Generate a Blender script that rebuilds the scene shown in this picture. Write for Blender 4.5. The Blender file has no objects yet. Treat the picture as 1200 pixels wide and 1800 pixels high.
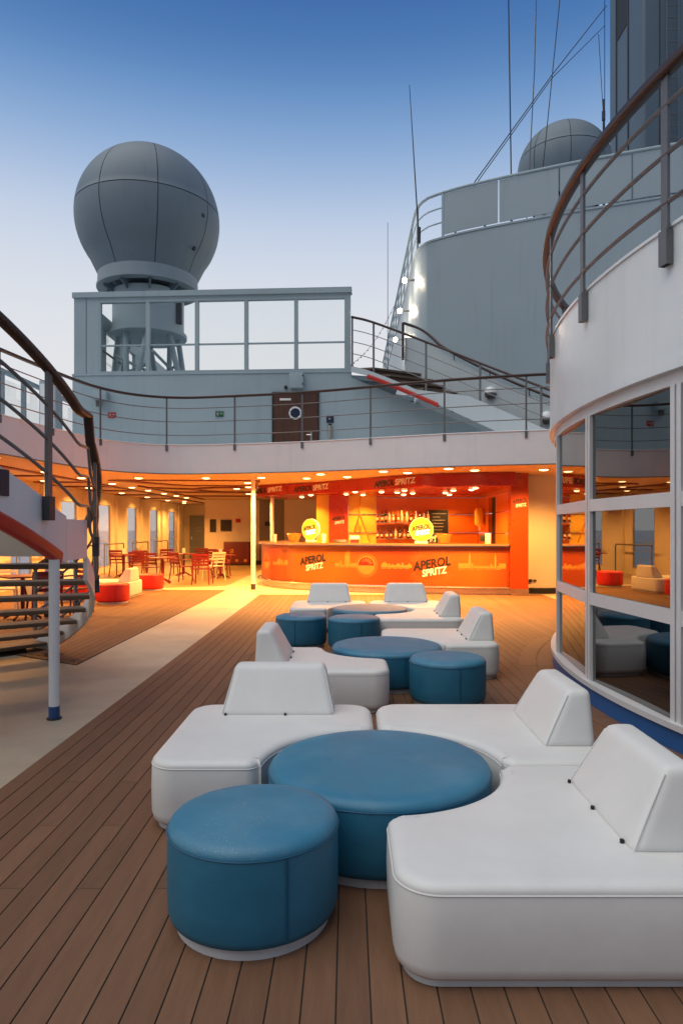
import bpy, bmesh, math, random
from mathutils import Vector, Matrix
random.seed(7)
R = math.radians
pi = math.pi
scene = bpy.context.scene
col = scene.collection

# ------------------------------------------------------------------ camera
EYE = 1.55
cam_data = bpy.data.cameras.new('camera')
cam = bpy.data.objects.new('camera', cam_data)
col.objects.link(cam)
cam.location = (0, 0, EYE)
cam.rotation_euler = (R(90), 0, 0)
cam_data.sensor_fit = 'AUTO'
cam_data.sensor_width = 36
cam_data.lens = 24
cam_data.shift_x = -10 / 1800
cam_data.shift_y = 30 / 1800
cam_data.clip_start = 0.05
cam_data.clip_end = 20000
scene.camera = cam

# ------------------------------------------------------------------ world: clear dusk sky
world = bpy.data.worlds.new('World')
scene.world = world
world.use_nodes = True
wt = world.node_tree
wt.nodes.clear()
wo = wt.nodes.new('ShaderNodeOutputWorld')
wb = wt.nodes.new('ShaderNodeBackground')
tc = wt.nodes.new('ShaderNodeTexCoord')
sp = wt.nodes.new('ShaderNodeSeparateXYZ')
# height gradient of the clear dusk sky; the after-glow lies ahead of the camera and fades smoothly round to the east
SKY_W = [(0.0, (0.80, 0.78, 0.77)), (0.22, (0.77, 0.78, 0.81)), (0.32, (0.70, 0.74, 0.81)), (0.40, (0.54, 0.63, 0.79)),
         (0.46, (0.335, 0.475, 0.71)), (0.52, (0.17, 0.325, 0.60)), (0.57, (0.083, 0.21, 0.475)), (0.63, (0.044, 0.135, 0.385)), (0.76, (0.042, 0.11, 0.32)), (1.0, (0.036, 0.095, 0.27))]
SKY_E = [(0.0, (0.24, 0.255, 0.28)), (0.22, (0.26, 0.28, 0.32)), (0.32, (0.23, 0.27, 0.34)), (0.40, (0.19, 0.24, 0.34)),
         (0.46, (0.15, 0.21, 0.33)), (0.52, (0.11, 0.18, 0.33)), (0.57, (0.08, 0.155, 0.33)), (0.63, (0.052, 0.125, 0.32)), (0.76, (0.042, 0.105, 0.30)), (1.0, (0.036, 0.095, 0.27))]
def sky_ramp(stops):
    r = wt.nodes.new('ShaderNodeValToRGB')
    r.color_ramp.interpolation = 'B_SPLINE'
    while len(r.color_ramp.elements) < len(stops):
        r.color_ramp.elements.new(0.5)
    for e, (p, c) in zip(r.color_ramp.elements, stops):
        e.position = p
        e.color = (*c, 1)
    wt.links.new(sp.outputs['Z'], r.inputs[0])
    return r
rw_, re_ = sky_ramp(SKY_W), sky_ramp(SKY_E)
az = wt.nodes.new('ShaderNodeMapRange')
az.interpolation_type = 'SMOOTHSTEP'
az.inputs['From Min'].default_value = -1.1
az.inputs['From Max'].default_value = 0.15
wt.links.new(tc.outputs['Generated'], sp.inputs[0])
wt.links.new(sp.outputs['Y'], az.inputs['Value'])
mixs = wt.nodes.new('ShaderNodeMix')
mixs.data_type = 'RGBA'
wt.links.new(az.outputs[0], mixs.inputs['Factor'])
wt.links.new(re_.outputs[0], mixs.inputs[6])
wt.links.new(rw_.outputs[0], mixs.inputs[7])
wt.links.new(mixs.outputs[2], wb.inputs[0])
wt.links.new(wb.outputs[0], wo.inputs[0])
wb.inputs[1].default_value = 1.0

# after-glow: one very soft low-strength sun high over the open deck
sun_d = bpy.data.lights.new('sun', 'SUN')
sun = bpy.data.objects.new('sun', sun_d)
col.objects.link(sun)
sun_d.energy = 2.2
sun_d.angle = R(70)
sun_d.color = (1.0, 0.945, 0.80)
sun.rotation_euler = (R(12), R(-20), 0)

vs = scene.view_settings
vs.view_transform = 'Standard'
vs.look = 'None'
vs.exposure = 0.0
vs.gamma = 1.0
vs.use_curve_mapping = False
scene.render.engine = 'CYCLES'
cy = scene.cycles
cy.use_denoising = True
cy.max_bounces = 8
cy.diffuse_bounces = 4
cy.glossy_bounces = 4
cy.transparent_max_bounces = 12
cy.sample_clamp_indirect = 4.0
cy.caustics_reflective = False
cy.caustics_refractive = False

# ------------------------------------------------------------------ materials
M = {}
def material(name, base, rough=0.5, metal=0.0, var=0.10, scale=3.0, bump=0.0, bscale=60.0, spec=0.5, coat=0.0,
             emit=None, estr=0.0, stretch=(1, 1, 1), streak=0.0, per_object=0.0, rvar=0.12, dirt=0.0, dscale=0.8, sag=0.0):
    m = bpy.data.materials.new(name)
    m.use_nodes = True
    nt = m.node_tree
    N, L = nt.nodes, nt.links
    b = N['Principled BSDF']
    b.inputs['Roughness'].default_value = rough
    b.inputs['Metallic'].default_value = metal
    b.inputs['Specular IOR Level'].default_value = spec
    b.inputs['Coat Weight'].default_value = coat
    if emit:
        b.inputs['Emission Color'].default_value = (*emit, 1)
        b.inputs['Emission Strength'].default_value = estr
    t = N.new('ShaderNodeTexCoord')
    mp = N.new('ShaderNodeMapping')
    mp.inputs['Scale'].default_value = stretch
    L.new(t.outputs['Object'], mp.inputs['Vector'])
    n = N.new('ShaderNodeTexNoise')
    n.inputs['Scale'].default_value = scale
    n.inputs['Detail'].default_value = 6
    n.inputs['Roughness'].default_value = 0.6
    L.new(mp.outputs[0], n.inputs['Vector'])
    mr = N.new('ShaderNodeMapRange')
    mr.inputs['From Min'].default_value = 0.25
    mr.inputs['From Max'].default_value = 0.75
    mr.inputs['To Min'].default_value = 1 - var
    mr.inputs['To Max'].default_value = 1 + var
    L.new(n.outputs['Fac'], mr.inputs['Value'])
    val = mr.outputs[0]
    if per_object:
        oi = N.new('ShaderNodeObjectInfo')
        mo = N.new('ShaderNodeMapRange')
        mo.inputs['To Min'].default_value = 1 - per_object
        mo.inputs['To Max'].default_value = 1 + per_object
        L.new(oi.outputs['Random'], mo.inputs['Value'])
        mm = N.new('ShaderNodeMath'); mm.operation = 'MULTIPLY'
        L.new(val, mm.inputs[0]); L.new(mo.outputs[0], mm.inputs[1])
        val = mm.outputs[0]
    if streak:
        ms = N.new('ShaderNodeMapping')
        ms.inputs['Scale'].default_value = (5, 5, 0.25)
        L.new(t.outputs['Object'], ms.inputs['Vector'])
        ns = N.new('ShaderNodeTexNoise')
        ns.inputs['Scale'].default_value = 1.6
        ns.inputs['Detail'].default_value = 5
        L.new(ms.outputs[0], ns.inputs['Vector'])
        mr2 = N.new('ShaderNodeMapRange')
        mr2.inputs['From Min'].default_value = 0.55
        mr2.inputs['From Max'].default_value = 0.8
        mr2.inputs['To Min'].default_value = 1.0
        mr2.inputs['To Max'].default_value = 1 - streak
        L.new(ns.outputs['Fac'], mr2.inputs['Value'])
        mm = N.new('ShaderNodeMath'); mm.operation = 'MULTIPLY'
        L.new(val, mm.inputs[0]); L.new(mr2.outputs[0], mm.inputs[1])
        val = mm.outputs[0]
    if dirt:
        gp = N.new('ShaderNodeNewGeometry')
        nd = N.new('ShaderNodeTexNoise')
        nd.inputs['Scale'].default_value = dscale
        nd.inputs['Detail'].default_value = 7
        nd.inputs['Roughness'].default_value = 0.65
        L.new(gp.outputs['Position'], nd.inputs['Vector'])
        md = N.new('ShaderNodeMapRange')
        md.inputs['From Min'].default_value = 0.32
        md.inputs['From Max'].default_value = 0.68
        md.inputs['To Min'].default_value = 1 - dirt
        md.inputs['To Max'].default_value = 1 + dirt * 0.6
        L.new(nd.outputs['Fac'], md.inputs['Value'])
        mm = N.new('ShaderNodeMath'); mm.operation = 'MULTIPLY'
        L.new(val, mm.inputs[0]); L.new(md.outputs[0], mm.inputs[1])
        val = mm.outputs[0]
    hs = N.new('ShaderNodeHueSaturation')
    hs.inputs['Color'].default_value = (*base, 1)
    L.new(val, hs.inputs['Value'])
    L.new(hs.outputs[0], b.inputs['Base Color'])
    # roughness variation
    rr = N.new('ShaderNodeMapRange')
    rr.inputs['To Min'].default_value = max(0.02, rough * (1 - rvar))
    rr.inputs['To Max'].default_value = min(1, rough * (1 + rvar))
    L.new(n.outputs['Fac'], rr.inputs['Value'])
    L.new(rr.outputs[0], b.inputs['Roughness'])
    if bump:
        nb = N.new('ShaderNodeTexNoise')
        nb.inputs['Scale'].default_value = bscale
        nb.inputs['Detail'].default_value = 3
        L.new(mp.outputs[0], nb.inputs['Vector'])
        bp = N.new('ShaderNodeBump')
        bp.inputs['Strength'].default_value = bump
        bp.inputs['Distance'].default_value = 0.01
        L.new(nb.outputs['Fac'], bp.inputs['Height'])
        if sag:
            ng = N.new('ShaderNodeTexNoise')
            ng.inputs['Scale'].default_value = 4.5
            ng.inputs['Detail'].default_value = 2
            ng.inputs['Distortion'].default_value = 0.6
            L.new(t.outputs['Object'], ng.inputs['Vector'])
            b2 = N.new('ShaderNodeBump')
            b2.inputs['Strength'].default_value = sag
            b2.inputs['Distance'].default_value = 0.05
            L.new(ng.outputs['Fac'], b2.inputs['Height'])
            L.new(b2.outputs[0], bp.inputs['Normal'])
        L.new(bp.outputs[0], b.inputs['Normal'])
    M[name] = m
    return m

material('plank', (0.172, 0.087, 0.048), 0.62, var=0.16, scale=5, stretch=(6, 0.6, 6), bump=0.12, bscale=40, per_object=0.12, spec=0.3, dirt=0.10, dscale=0.7)
material('caulk', (0.018, 0.017, 0.016), 0.8)
material('cream_floor', (0.48, 0.40, 0.29), 0.5, var=0.08, scale=1.3, bump=0.08, bscale=120, dirt=0.20, dscale=1.1)
material('hall_tile', (0.27, 0.19, 0.085), 0.42, var=0.08, scale=1.5, dirt=0.15)
material('white_leather', (0.67, 0.665, 0.645), 0.48, var=0.02, scale=5, bump=0.05, bscale=260, dirt=0.03, dscale=2.5, sag=0.07)
material('white_piping', (0.68, 0.67, 0.66), 0.5, var=0.03)
material('white_base', (0.55, 0.56, 0.57), 0.6, var=0.08, scale=8)
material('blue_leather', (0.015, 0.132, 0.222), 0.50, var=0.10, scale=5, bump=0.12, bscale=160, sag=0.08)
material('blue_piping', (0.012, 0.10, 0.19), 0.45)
material('red_leather', (0.62, 0.018, 0.012), 0.45, var=0.06, scale=5, bump=0.1, bscale=150)
material('red_piping', (0.42, 0.012, 0.01), 0.45)
material('clip_black', (0.008, 0.008, 0.008), 0.5)
material('white_paint', (0.80, 0.81, 0.81), 0.42, var=0.05, scale=1.2, bump=0.05, bscale=5, streak=0.07)
material('drum_paint', (0.72, 0.765, 0.785), 0.24, var=0.05, scale=1.5, bump=0.22, bscale=2.2, streak=0.08)
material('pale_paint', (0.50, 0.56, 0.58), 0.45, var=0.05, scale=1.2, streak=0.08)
material('frame_white', (0.66, 0.66, 0.66), 0.4, var=0.05, streak=0.05)
material('grey_paint', (0.335, 0.415, 0.445), 0.5, var=0.06, scale=0.8, bump=0.04, bscale=3, streak=0.10)
material('casing_paint', (0.31, 0.37, 0.405), 0.4, var=0.05, scale=0.5, bump=0.14, bscale=1.1, streak=0.10)
material('funnel_paint', (0.085, 0.125, 0.165), 0.5, var=0.06, scale=0.5, streak=0.12)
material('radome_skin', (0.155, 0.20, 0.235), 0.6, var=0.05, scale=1.0, streak=0.10)
material('radome_band', (0.27, 0.32, 0.35), 0.6, var=0.06)
material('radome_seam', (0.05, 0.06, 0.07), 0.7)
material('rail_wood', (0.036, 0.013, 0.008), 0.45, var=0.25, scale=9, stretch=(1, 1, 1), coat=0.08)
material('rail_steel', (0.15, 0.15, 0.155), 0.42, metal=0.35, var=0.14, scale=10, streak=0.15)
material('bracket_dark', (0.035, 0.035, 0.038), 0.5, var=0.2, scale=12)
material('red_pad', (0.46, 0.022, 0.010), 0.35, var=0.12, scale=6)
material('tread_wood', (0.13, 0.085, 0.055), 0.6, var=0.22, scale=6, stretch=(1, 1, 1), bump=0.1, bscale=50)
material('blue_foot', (0.015, 0.07, 0.22), 0.45)
material('navy_sign', (0.012, 0.02, 0.05), 0.4)
material('plinth_blue', (0.02, 0.115, 0.34), 0.45, var=0.1, scale=4)
material('wall_cream', (0.74, 0.66, 0.52), 0.6, var=0.04, scale=1.2)
material('wall_grey', (0.22, 0.21, 0.20), 0.6, var=0.05)
material('skirting', (0.012, 0.012, 0.014), 0.5)
material('ceiling_paint', (0.60, 0.41, 0.24), 0.5, var=0.05)
material('ceiling_trim', (0.16, 0.035, 0.018), 0.45, var=0.2, scale=8)
material('bar_red', (0.34, 0.020, 0.006), 0.28, var=0.06)
material('bar_deep', (0.42, 0.046, 0.006), 0.28, var=0.05)
material('bar_orange', (0.60, 0.145, 0.010), 0.30, var=0.05)
material('bar_yellow', (0.78, 0.46, 0.05), 0.35, var=0.05)
material('steel', (0.55, 0.50, 0.45), 0.25, metal=1.0, var=0.1, scale=10)
material('counter_top', (0.30, 0.15, 0.07), 0.18, var=0.15, scale=6, coat=0.5)
material('ink_black', (0.012, 0.010, 0.012), 0.5)
material('ink_white', (0.80, 0.78, 0.74), 0.5)
material('ink_pale', (0.46, 0.19, 0.035), 0.45, var=0.1, scale=10)
material('ink_glow', (0.40, 0.10, 0.012), 0.45)
material('ink_dome', (0.26, 0.014, 0.008), 0.4, var=0.5, scale=30)
material('sign_lit', (0.35, 0.2, 0.01), 0.4, emit=(1.0, 0.62, 0.03), estr=0.75)
material('sign_lit_core', (0.35, 0.22, 0.02), 0.4, emit=(1.0, 0.74, 0.14), estr=0.85)
material('sign_white', (1, 1, 1), 0.4, emit=(1.0, 0.95, 0.85), estr=1.6)
material('lamp_glow', (1, 0.9, 0.7), 0.4, emit=(1.0, 0.70, 0.30), estr=6.0)
material('flood_glow', (1, 1, 1), 0.4, emit=(1.0, 0.86, 0.66), estr=30.0)
material('trim_ring', (0.55, 0.42, 0.28), 0.35, metal=0.4)
material('chair_red', (0.15, 0.004, 0.004), 0.4, var=0.08)
material('chair_white', (0.72, 0.66, 0.56), 0.45)
material('cabinet_red', (0.12, 0.012, 0.012), 0.4)
material('board_black', (0.012, 0.012, 0.013), 0.5)
material('chalk', (0.35, 0.33, 0.28), 0.9)
material('picture_frame', (0.02, 0.018, 0.016), 0.4)
material('sign_red', (0.42, 0.012, 0.02), 0.5)
material('sign_green', (0.01, 0.12, 0.06), 0.5)
material('door_wood', (0.085, 0.032, 0.016), 0.4, var=0.35, scale=7, stretch=(5, 5, 0.4))
material('door_grey', (0.20, 0.22, 0.24), 0.4)
material('cable', (0.03, 0.033, 0.04), 0.6)
material('glass_orange', (0.75, 0.16, 0.02), 0.08, spec=0.8, coat=0.6)
material('glass_brown', (0.16, 0.03, 0.01), 0.08, spec=0.8, coat=0.6)
material('glass_clear', (0.75, 0.5, 0.3), 0.06, spec=0.8, coat=0.6)
material('glass_dark', (0.02, 0.012, 0.01), 0.08, spec=0.8, coat=0.6)
material('label_paper', (0.75, 0.6, 0.4), 0.6)
material('gold', (0.55, 0.22, 0.05), 0.35, metal=0.6)
material('paper_white', (0.8, 0.76, 0.7), 0.6)
material('black_void', (0.006, 0.006, 0.007), 0.7)
material('louvre_dark', (0.01, 0.01, 0.012), 0.6)
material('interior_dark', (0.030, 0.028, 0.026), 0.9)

def glass_mat(name, tint, f0=0.04, rough=0.0):
    """thin pane: see-through body, mirror reflection that grows towards grazing view"""
    m = bpy.data.materials.new(name)
    m.use_nodes = True
    nt = m.node_tree
    nt.nodes.clear()
    o = nt.nodes.new('ShaderNodeOutputMaterial')
    tr = nt.nodes.new('ShaderNodeBsdfTransparent')
    tr.inputs[0].default_value = (*tint, 1)
    gl = nt.nodes.new('ShaderNodeBsdfGlossy')
    gl.inputs['Roughness'].default_value = rough
    lw_ = nt.nodes.new('ShaderNodeLayerWeight')
    lw_.inputs[0].default_value = 0.5
    pw = nt.nodes.new('ShaderNodeMath'); pw.operation = 'POWER'; pw.inputs[1].default_value = 4.0
    ma = nt.nodes.new('ShaderNodeMath'); ma.operation = 'MULTIPLY_ADD'; ma.use_clamp = True
    ma.inputs[1].default_value = 1 - f0; ma.inputs[2].default_value = f0
    mx = nt.nodes.new('ShaderNodeMixShader')
    nt.links.new(lw_.outputs['Facing'], pw.inputs[0])
    nt.links.new(pw.outputs[0], ma.inputs[0])
    nt.links.new(ma.outputs[0], mx.inputs[0])
    nt.links.new(tr.outputs[0], mx.inputs[1])
    nt.links.new(gl.outputs[0], mx.inputs[2])
    nt.links.new(mx.outputs[0], o.inputs[0])
    M[name] = m
glass_mat('clear_glass', (0.98, 0.99, 0.985), 0.025)
glass_mat('hall_glass', (0.96, 0.98, 0.99), 0.03)
glass_mat('tinted_glass', (0.13, 0.135, 0.135), 0.26, 0.004)

# blue upholstery tops carry pale dust
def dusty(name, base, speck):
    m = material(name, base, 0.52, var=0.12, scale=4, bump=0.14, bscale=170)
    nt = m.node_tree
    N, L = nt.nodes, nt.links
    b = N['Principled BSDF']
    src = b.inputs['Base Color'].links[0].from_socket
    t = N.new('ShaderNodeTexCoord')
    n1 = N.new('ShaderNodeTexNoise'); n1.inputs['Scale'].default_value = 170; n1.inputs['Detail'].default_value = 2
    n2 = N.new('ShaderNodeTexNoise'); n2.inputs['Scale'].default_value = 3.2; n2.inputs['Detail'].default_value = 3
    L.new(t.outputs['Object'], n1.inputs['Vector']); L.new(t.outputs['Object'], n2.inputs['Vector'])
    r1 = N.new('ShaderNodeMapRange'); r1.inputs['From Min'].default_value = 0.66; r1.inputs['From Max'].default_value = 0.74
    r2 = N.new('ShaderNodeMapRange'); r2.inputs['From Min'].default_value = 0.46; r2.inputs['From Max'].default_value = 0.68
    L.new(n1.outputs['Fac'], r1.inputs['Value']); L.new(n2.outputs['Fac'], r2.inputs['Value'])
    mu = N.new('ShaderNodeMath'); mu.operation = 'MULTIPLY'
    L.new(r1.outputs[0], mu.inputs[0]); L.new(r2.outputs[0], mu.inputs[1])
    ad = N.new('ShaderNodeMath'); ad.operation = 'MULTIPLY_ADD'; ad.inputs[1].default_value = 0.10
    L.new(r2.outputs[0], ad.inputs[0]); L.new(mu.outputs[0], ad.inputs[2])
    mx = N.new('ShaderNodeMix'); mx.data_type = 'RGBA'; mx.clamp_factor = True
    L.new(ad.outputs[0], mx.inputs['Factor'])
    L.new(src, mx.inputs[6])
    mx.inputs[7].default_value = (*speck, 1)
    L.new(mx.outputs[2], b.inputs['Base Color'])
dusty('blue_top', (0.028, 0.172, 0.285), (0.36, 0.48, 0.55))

# bar front print: orange panel that deepens to red behind each lettering (flat print along the counter)
def print_mat():
    m = bpy.data.materials.new('bar_print')
    m.use_nodes = True
    nt = m.node_tree
    N, L = nt.nodes, nt.links
    b = N['Principled BSDF']
    b.inputs['Roughness'].default_value = 0.3
    uv = N.new('ShaderNodeUVMap')
    s = N.new('ShaderNodeSeparateXYZ')
    L.new(uv.outputs[0], s.inputs[0])
    r = N.new('ShaderNodeValToRGB')
    stops = [(0.0, (0.314, 0.088, 0.010)), (0.18, (0.332, 0.104, 0.011)), (0.32, (0.266, 0.047, 0.005)), (0.43, (0.314, 0.086, 0.007)),
             (0.55, (0.342, 0.109, 0.012)), (0.66, (0.304, 0.062, 0.006)), (0.74, (0.266, 0.042, 0.005)), (0.82, (0.304, 0.073, 0.006)), (0.93, (0.332, 0.104, 0.010)), (1.0, (0.285, 0.052, 0.005))]
    while len(r.color_ramp.elements) < len(stops):
        r.color_ramp.elements.new(0.5)
    for e, (p, c) in zip(r.color_ramp.elements, stops):
        e.position = p; e.color = (*c, 1)
    L.new(s.outputs['X'], r.inputs[0])
    L.new(r.outputs[0], b.inputs['Base Color'])
    M['bar_print'] = m
print_mat()

# sea
def sea_mat():
    m = material('sea_water', (0.26, 0.31, 0.36), 0.3, var=0.1, scale=0.02, bump=0.06, bscale=0.4, spec=0.5)
sea_mat()

# ------------------------------------------------------------------ mesh helpers
class MB:
    def __init__(s):
        s.v = []; s.f = []; s.uv = {}
    def add(s, vs_, fs):
        o = len(s.v)
        s.v += [tuple(p) for p in vs_]
        s.f += [[i + o for i in f] for f in fs]
        return s
    def box(s, c, size, rz=0.0, rx=0.0, ry=0.0):
        hx, hy, hz = size[0] / 2, size[1] / 2, size[2] / 2
        mt = Matrix.Rotation(rz, 3, 'Z') @ Matrix.Rotation(ry, 3, 'Y') @ Matrix.Rotation(rx, 3, 'X')
        c = Vector(c)
        pts = [c + mt @ Vector((x, y, z)) for z in (-hz, hz) for x, y in ((-hx, -hy), (hx, -hy), (hx, hy), (-hx, hy))]
        return s.add(pts, [[3, 2, 1, 0], [4, 5, 6, 7], [0, 1, 5, 4], [1, 2, 6, 5], [2, 3, 7, 6], [3, 0, 4, 7]])
    def span(s, x0, x1, y0, y1, z0, z1):
        return s.box(((x0 + x1) / 2, (y0 + y1) / 2, (z0 + z1) / 2), (abs(x1 - x0), abs(y1 - y0), abs(z1 - z0)))
    def hexa(s, low, high):
        return s.add(list(low) + list(high), [[3, 2, 1, 0], [4, 5, 6, 7], [0, 1, 5, 4], [1, 2, 6, 5], [2, 3, 7, 6], [3, 0, 4, 7]])
    def prism(s, poly, z0, z1):
        n = len(poly)
        pts = [(x, y, z0) for x, y in poly] + [(x, y, z1) for x, y in poly]
        fs = [list(range(n))[::-1], list(range(n, 2 * n))] + [[i, (i + 1) % n, n + (i + 1) % n, n + i] for i in range(n)]
        return s.add(pts, fs)
    def rings(s, rr, closed=True, cap0=True, cap1=True):
        n = len(rr[0])
        pts = [p for r in rr for p in r]
        fs = []
        for k in range(len(rr) - 1):
            a, b = k * n, (k + 1) * n
            for i in range(n if closed else n - 1):
                j = (i + 1) % n
                fs.append([a + i, a + j, b + j, b + i])
        if cap0: fs.append(list(range(n))[::-1])
        if cap1: fs.append([(len(rr) - 1) * n + i for i in range(n)])
        return s.add(pts, fs)
    def sweep(s, path, prof, closed=False, caps=True):
        path = [Vector(p) for p in path]
        rr = []
        n = len(path)
        for i, p in enumerate(path):
            if closed:
                t = path[(i + 1) % n] - path[i - 1]
            else:
                t = path[min(i + 1, n - 1)] - path[max(i - 1, 0)]
            t.normalize()
            if abs(t.z) > 0.97:
                side = Vector((1, 0, 0))
            else:
                side = Vector((t.y, -t.x, 0)).normalized()
            up = side.cross(t).normalized()
            rr.append([p + side * a + up * b for a, b in prof])
        if closed:
            rr.append(rr[0])
            caps = False
        return s.rings(rr, True, caps, caps)
    def tube(s, path, r, n=8, closed=False):
        return s.sweep(path, [(r * math.cos(2 * pi * k / n), r * math.sin(2 * pi * k / n)) for k in range(n)], closed)
    def cyl(s, a, b, r, n=12, r2=None):
        a, b = Vector(a), Vector(b)
        t = (b - a).normalized()
        x = t.orthogonal().normalized(); y = t.cross(x)
        r2 = r if r2 is None else r2
        rr = [[p + x * (q * math.cos(2 * pi * k / n)) + y * (q * math.sin(2 * pi * k / n)) for k in range(n)] for p, q in ((a, r), (b, r2))]
        return s.rings(rr)
    def lathe(s, prof, c=(0, 0, 0), n=32, a0=0.0, a1=2 * pi, cap0=True, cap1=True):
        full = abs(a1 - a0 - 2 * pi) < 1e-6
        m = n if full else n + 1
        rr = [[(c[0] + r * math.cos(a0 + (a1 - a0) * k / n), c[1] + r * math.sin(a0 + (a1 - a0) * k / n), c[2] + z) for k in range(m)] for r, z in prof]
        return s.rings(rr, full, cap0 and full, cap1 and full)
    def mesh(s, name, sharp=35):
        me = bpy.data.meshes.new(name)
        bm = bmesh.new()
        vv = [bm.verts.new(p) for p in s.v]
        for f in s.f:
            try:
                bm.faces.new([vv[i] for i in f])
            except ValueError:
                pass
        bmesh.ops.recalc_face_normals(bm, faces=bm.faces[:])
        bm.to_mesh(me)
        bm.free()
        me.shade_smooth()
        me.set_sharp_from_angle(angle=R(sharp))
        return me
    def build(s, name, mat, parent=None, sharp=35, bevel=0.0, seg=2):
        me = s.mesh(name, sharp)
        if bevel:
            bm = bmesh.new(); bm.from_mesh(me)
            es = [e for e in bm.edges if len(e.link_faces) == 2 and e.calc_face_angle(0) > R(25)]
            bmesh.ops.bevel(bm, geom=es, offset=bevel, segments=seg, profile=0.6, affect='EDGES', clamp_overlap=True)
            bm.to_mesh(me); bm.free()
            me.shade_smooth(); me.set_sharp_from_angle(angle=R(50))
        return link(name, me, mat, parent)

def link(name, me, mat, parent=None):
    if isinstance(mat, str): mat = M[mat]
    if not me.materials:
        me.materials.append(mat)
    o = bpy.data.objects.new(name, me)
    col.objects.link(o)
    if parent is not None:
        adopt(o, parent)
    return o

def world_loc(p):
    v = Vector(p.location)
    while p.parent is not None:
        p = p.parent
        v = v + (Vector(p.location) if p.parent is None and p.type == 'EMPTY' else Vector((0, 0, 0)))
    return v

def adopt(o, parent):
    o.parent = parent
    root = parent
    while root.parent is not None:
        root = root.parent
    # children are modelled in world space; roots are unrotated when parts are added
    if parent is root:
        o.matrix_parent_inverse = Matrix.Translation(-Vector(root.location))
    else:
        o.matrix_parent_inverse = Matrix.Identity(4)

def thing(name, label, cat, loc=(0, 0, 0), group=None):
    o = bpy.data.objects.new(name, None)
    o.empty_display_size = 0.1
    col.objects.link(o)
    o.location = loc
    o['label'] = label; o['category'] = cat
    if group: o['group'] = group
    return o

def tag(o, label, cat, group=None):
    o['label'] = label; o['category'] = cat
    if group: o['group'] = group
    return o

def struct(o):
    o['kind'] = 'structure'
    return o

def dup(root, loc, rz=0.0, label=None, group=None, recolour=None):
    def cp(o, parent):
        c = o.copy()
        if recolour and o.type == 'MESH':
            k = o.data.materials[0]
            if k.name in recolour:
                c.data = o.data.copy()
                c.data.materials[0] = M[recolour[k.name]]
        col.objects.link(c)
        c.parent = parent
        if parent is not None:
            c.matrix_parent_inverse = o.matrix_parent_inverse.copy()
        for ch in list(o.children):
            cp(ch, c)
        return c
    r = cp(root, None)
    r.location = loc
    r.rotation_euler = (0, 0, rz)
    if label: r['label'] = label
    if group: r['group'] = group
    return r

def catmull(pts, n=8):
    pts = [Vector(p) for p in pts]
    out = []
    for i in range(len(pts) - 1):
        p0 = pts[i - 1] if i else pts[0] * 2 - pts[1]
        p1, p2 = pts[i], pts[i + 1]
        p3 = pts[i + 2] if i + 2 < len(pts) else pts[-1] * 2 - pts[-2]
        for k in range(n):
            t = k / n
            out.append(0.5 * ((2 * p1) + (p2 - p0) * t + (2 * p0 - 5 * p1 + 4 * p2 - p3) * t * t + (3 * p1 - p0 - 3 * p2 + p3) * t ** 3))
    out.append(pts[-1])
    return out

class Path:
    def __init__(s, pts):
        s.p = [Vector(p) for p in pts]
        s.d = [0.0]
        for a, b in zip(s.p, s.p[1:]):
            s.d.append(s.d[-1] + (b - a).length)
        s.L = s.d[-1]
    def at(s, q):
        q = max(0, min(s.L, q))
        for i in range(len(s.p) - 1):
            if q <= s.d[i + 1] or i == len(s.p) - 2:
                t = (q - s.d[i]) / max(1e-9, s.d[i + 1] - s.d[i])
                return s.p[i].lerp(s.p[i + 1], t)
    def tan(s, q):
        return (s.at(q + 0.05) - s.at(q - 0.05)).normalized()
    def nor(s, q):
        t = s.tan(q)
        return Vector((t.y, -t.x, 0)).normalized()
    def cut(s, a, b, step=0.25):
        n = max(1, int((b - a) / step))
        return [s.at(a + (b - a) * k / n) for k in range(n + 1)]

def off2(path, d):
    """shift a horizontal path sideways (to its right) by d"""
    P = Path(path)
    out = []
    for i, p in enumerate(path):
        t = (Vector(path[min(i + 1, len(path) - 1)]) - Vector(path[max(i - 1, 0)]))
        s_ = Vector((t.y, -t.x, 0)).normalized()
        out.append(Vector(p) + s_ * d)
    return out

def ribbon(mb, low, high, th, side=1):
    """upright plate between two polylines, thickness th to the right of travel"""
    lo, hi = off2(low, th * side), off2(high, th * side)
    rr = [[low[i], high[i], hi[i], lo[i]] for i in range(len(low))]
    return mb.rings(rr, True, True, True)

def rounded(w, h, r=0.35, n=3):
    """rounded-rectangle profile"""
    out = []
    rr = min(w, h) * r
    for cx, cy_, a in ((w / 2 - rr, h / 2 - rr, 0), (-w / 2 + rr, h / 2 - rr, 90), (-w / 2 + rr, -h / 2 + rr, 180), (w / 2 - rr, -h / 2 + rr, 270)):
        for k in range(n + 1):
            q = R(a + 90 * k / n)
            out.append((cx + rr * math.cos(q), cy_ + rr * math.sin(q)))
    return out

def text_geo(txt, size, shear=0.0, depth=0.004, bold=0.0):
    cu = bpy.data.curves.new('t', 'FONT')
    cu.body = txt
    cu.size = size
    cu.shear = shear
    cu.extrude = depth / 2
    cu.offset = bold
    cu.align_x = 'CENTER'
    cu.align_y = 'CENTER'
    cu.resolution_u = 3
    ob = bpy.data.objects.new('t', cu)
    col.objects.link(ob)
    dg = bpy.context.evaluated_depsgraph_get()
    me = bpy.data.meshes.new_from_object(ob.evaluated_get(dg))
    vs_ = [tuple(v.co) for v in me.vertices]
    fs = [list(p.vertices) for p in me.polygons]
    bpy.data.objects.remove(ob)
    bpy.data.curves.remove(cu)
    bpy.data.meshes.remove(me)
    return vs_, fs

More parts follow.
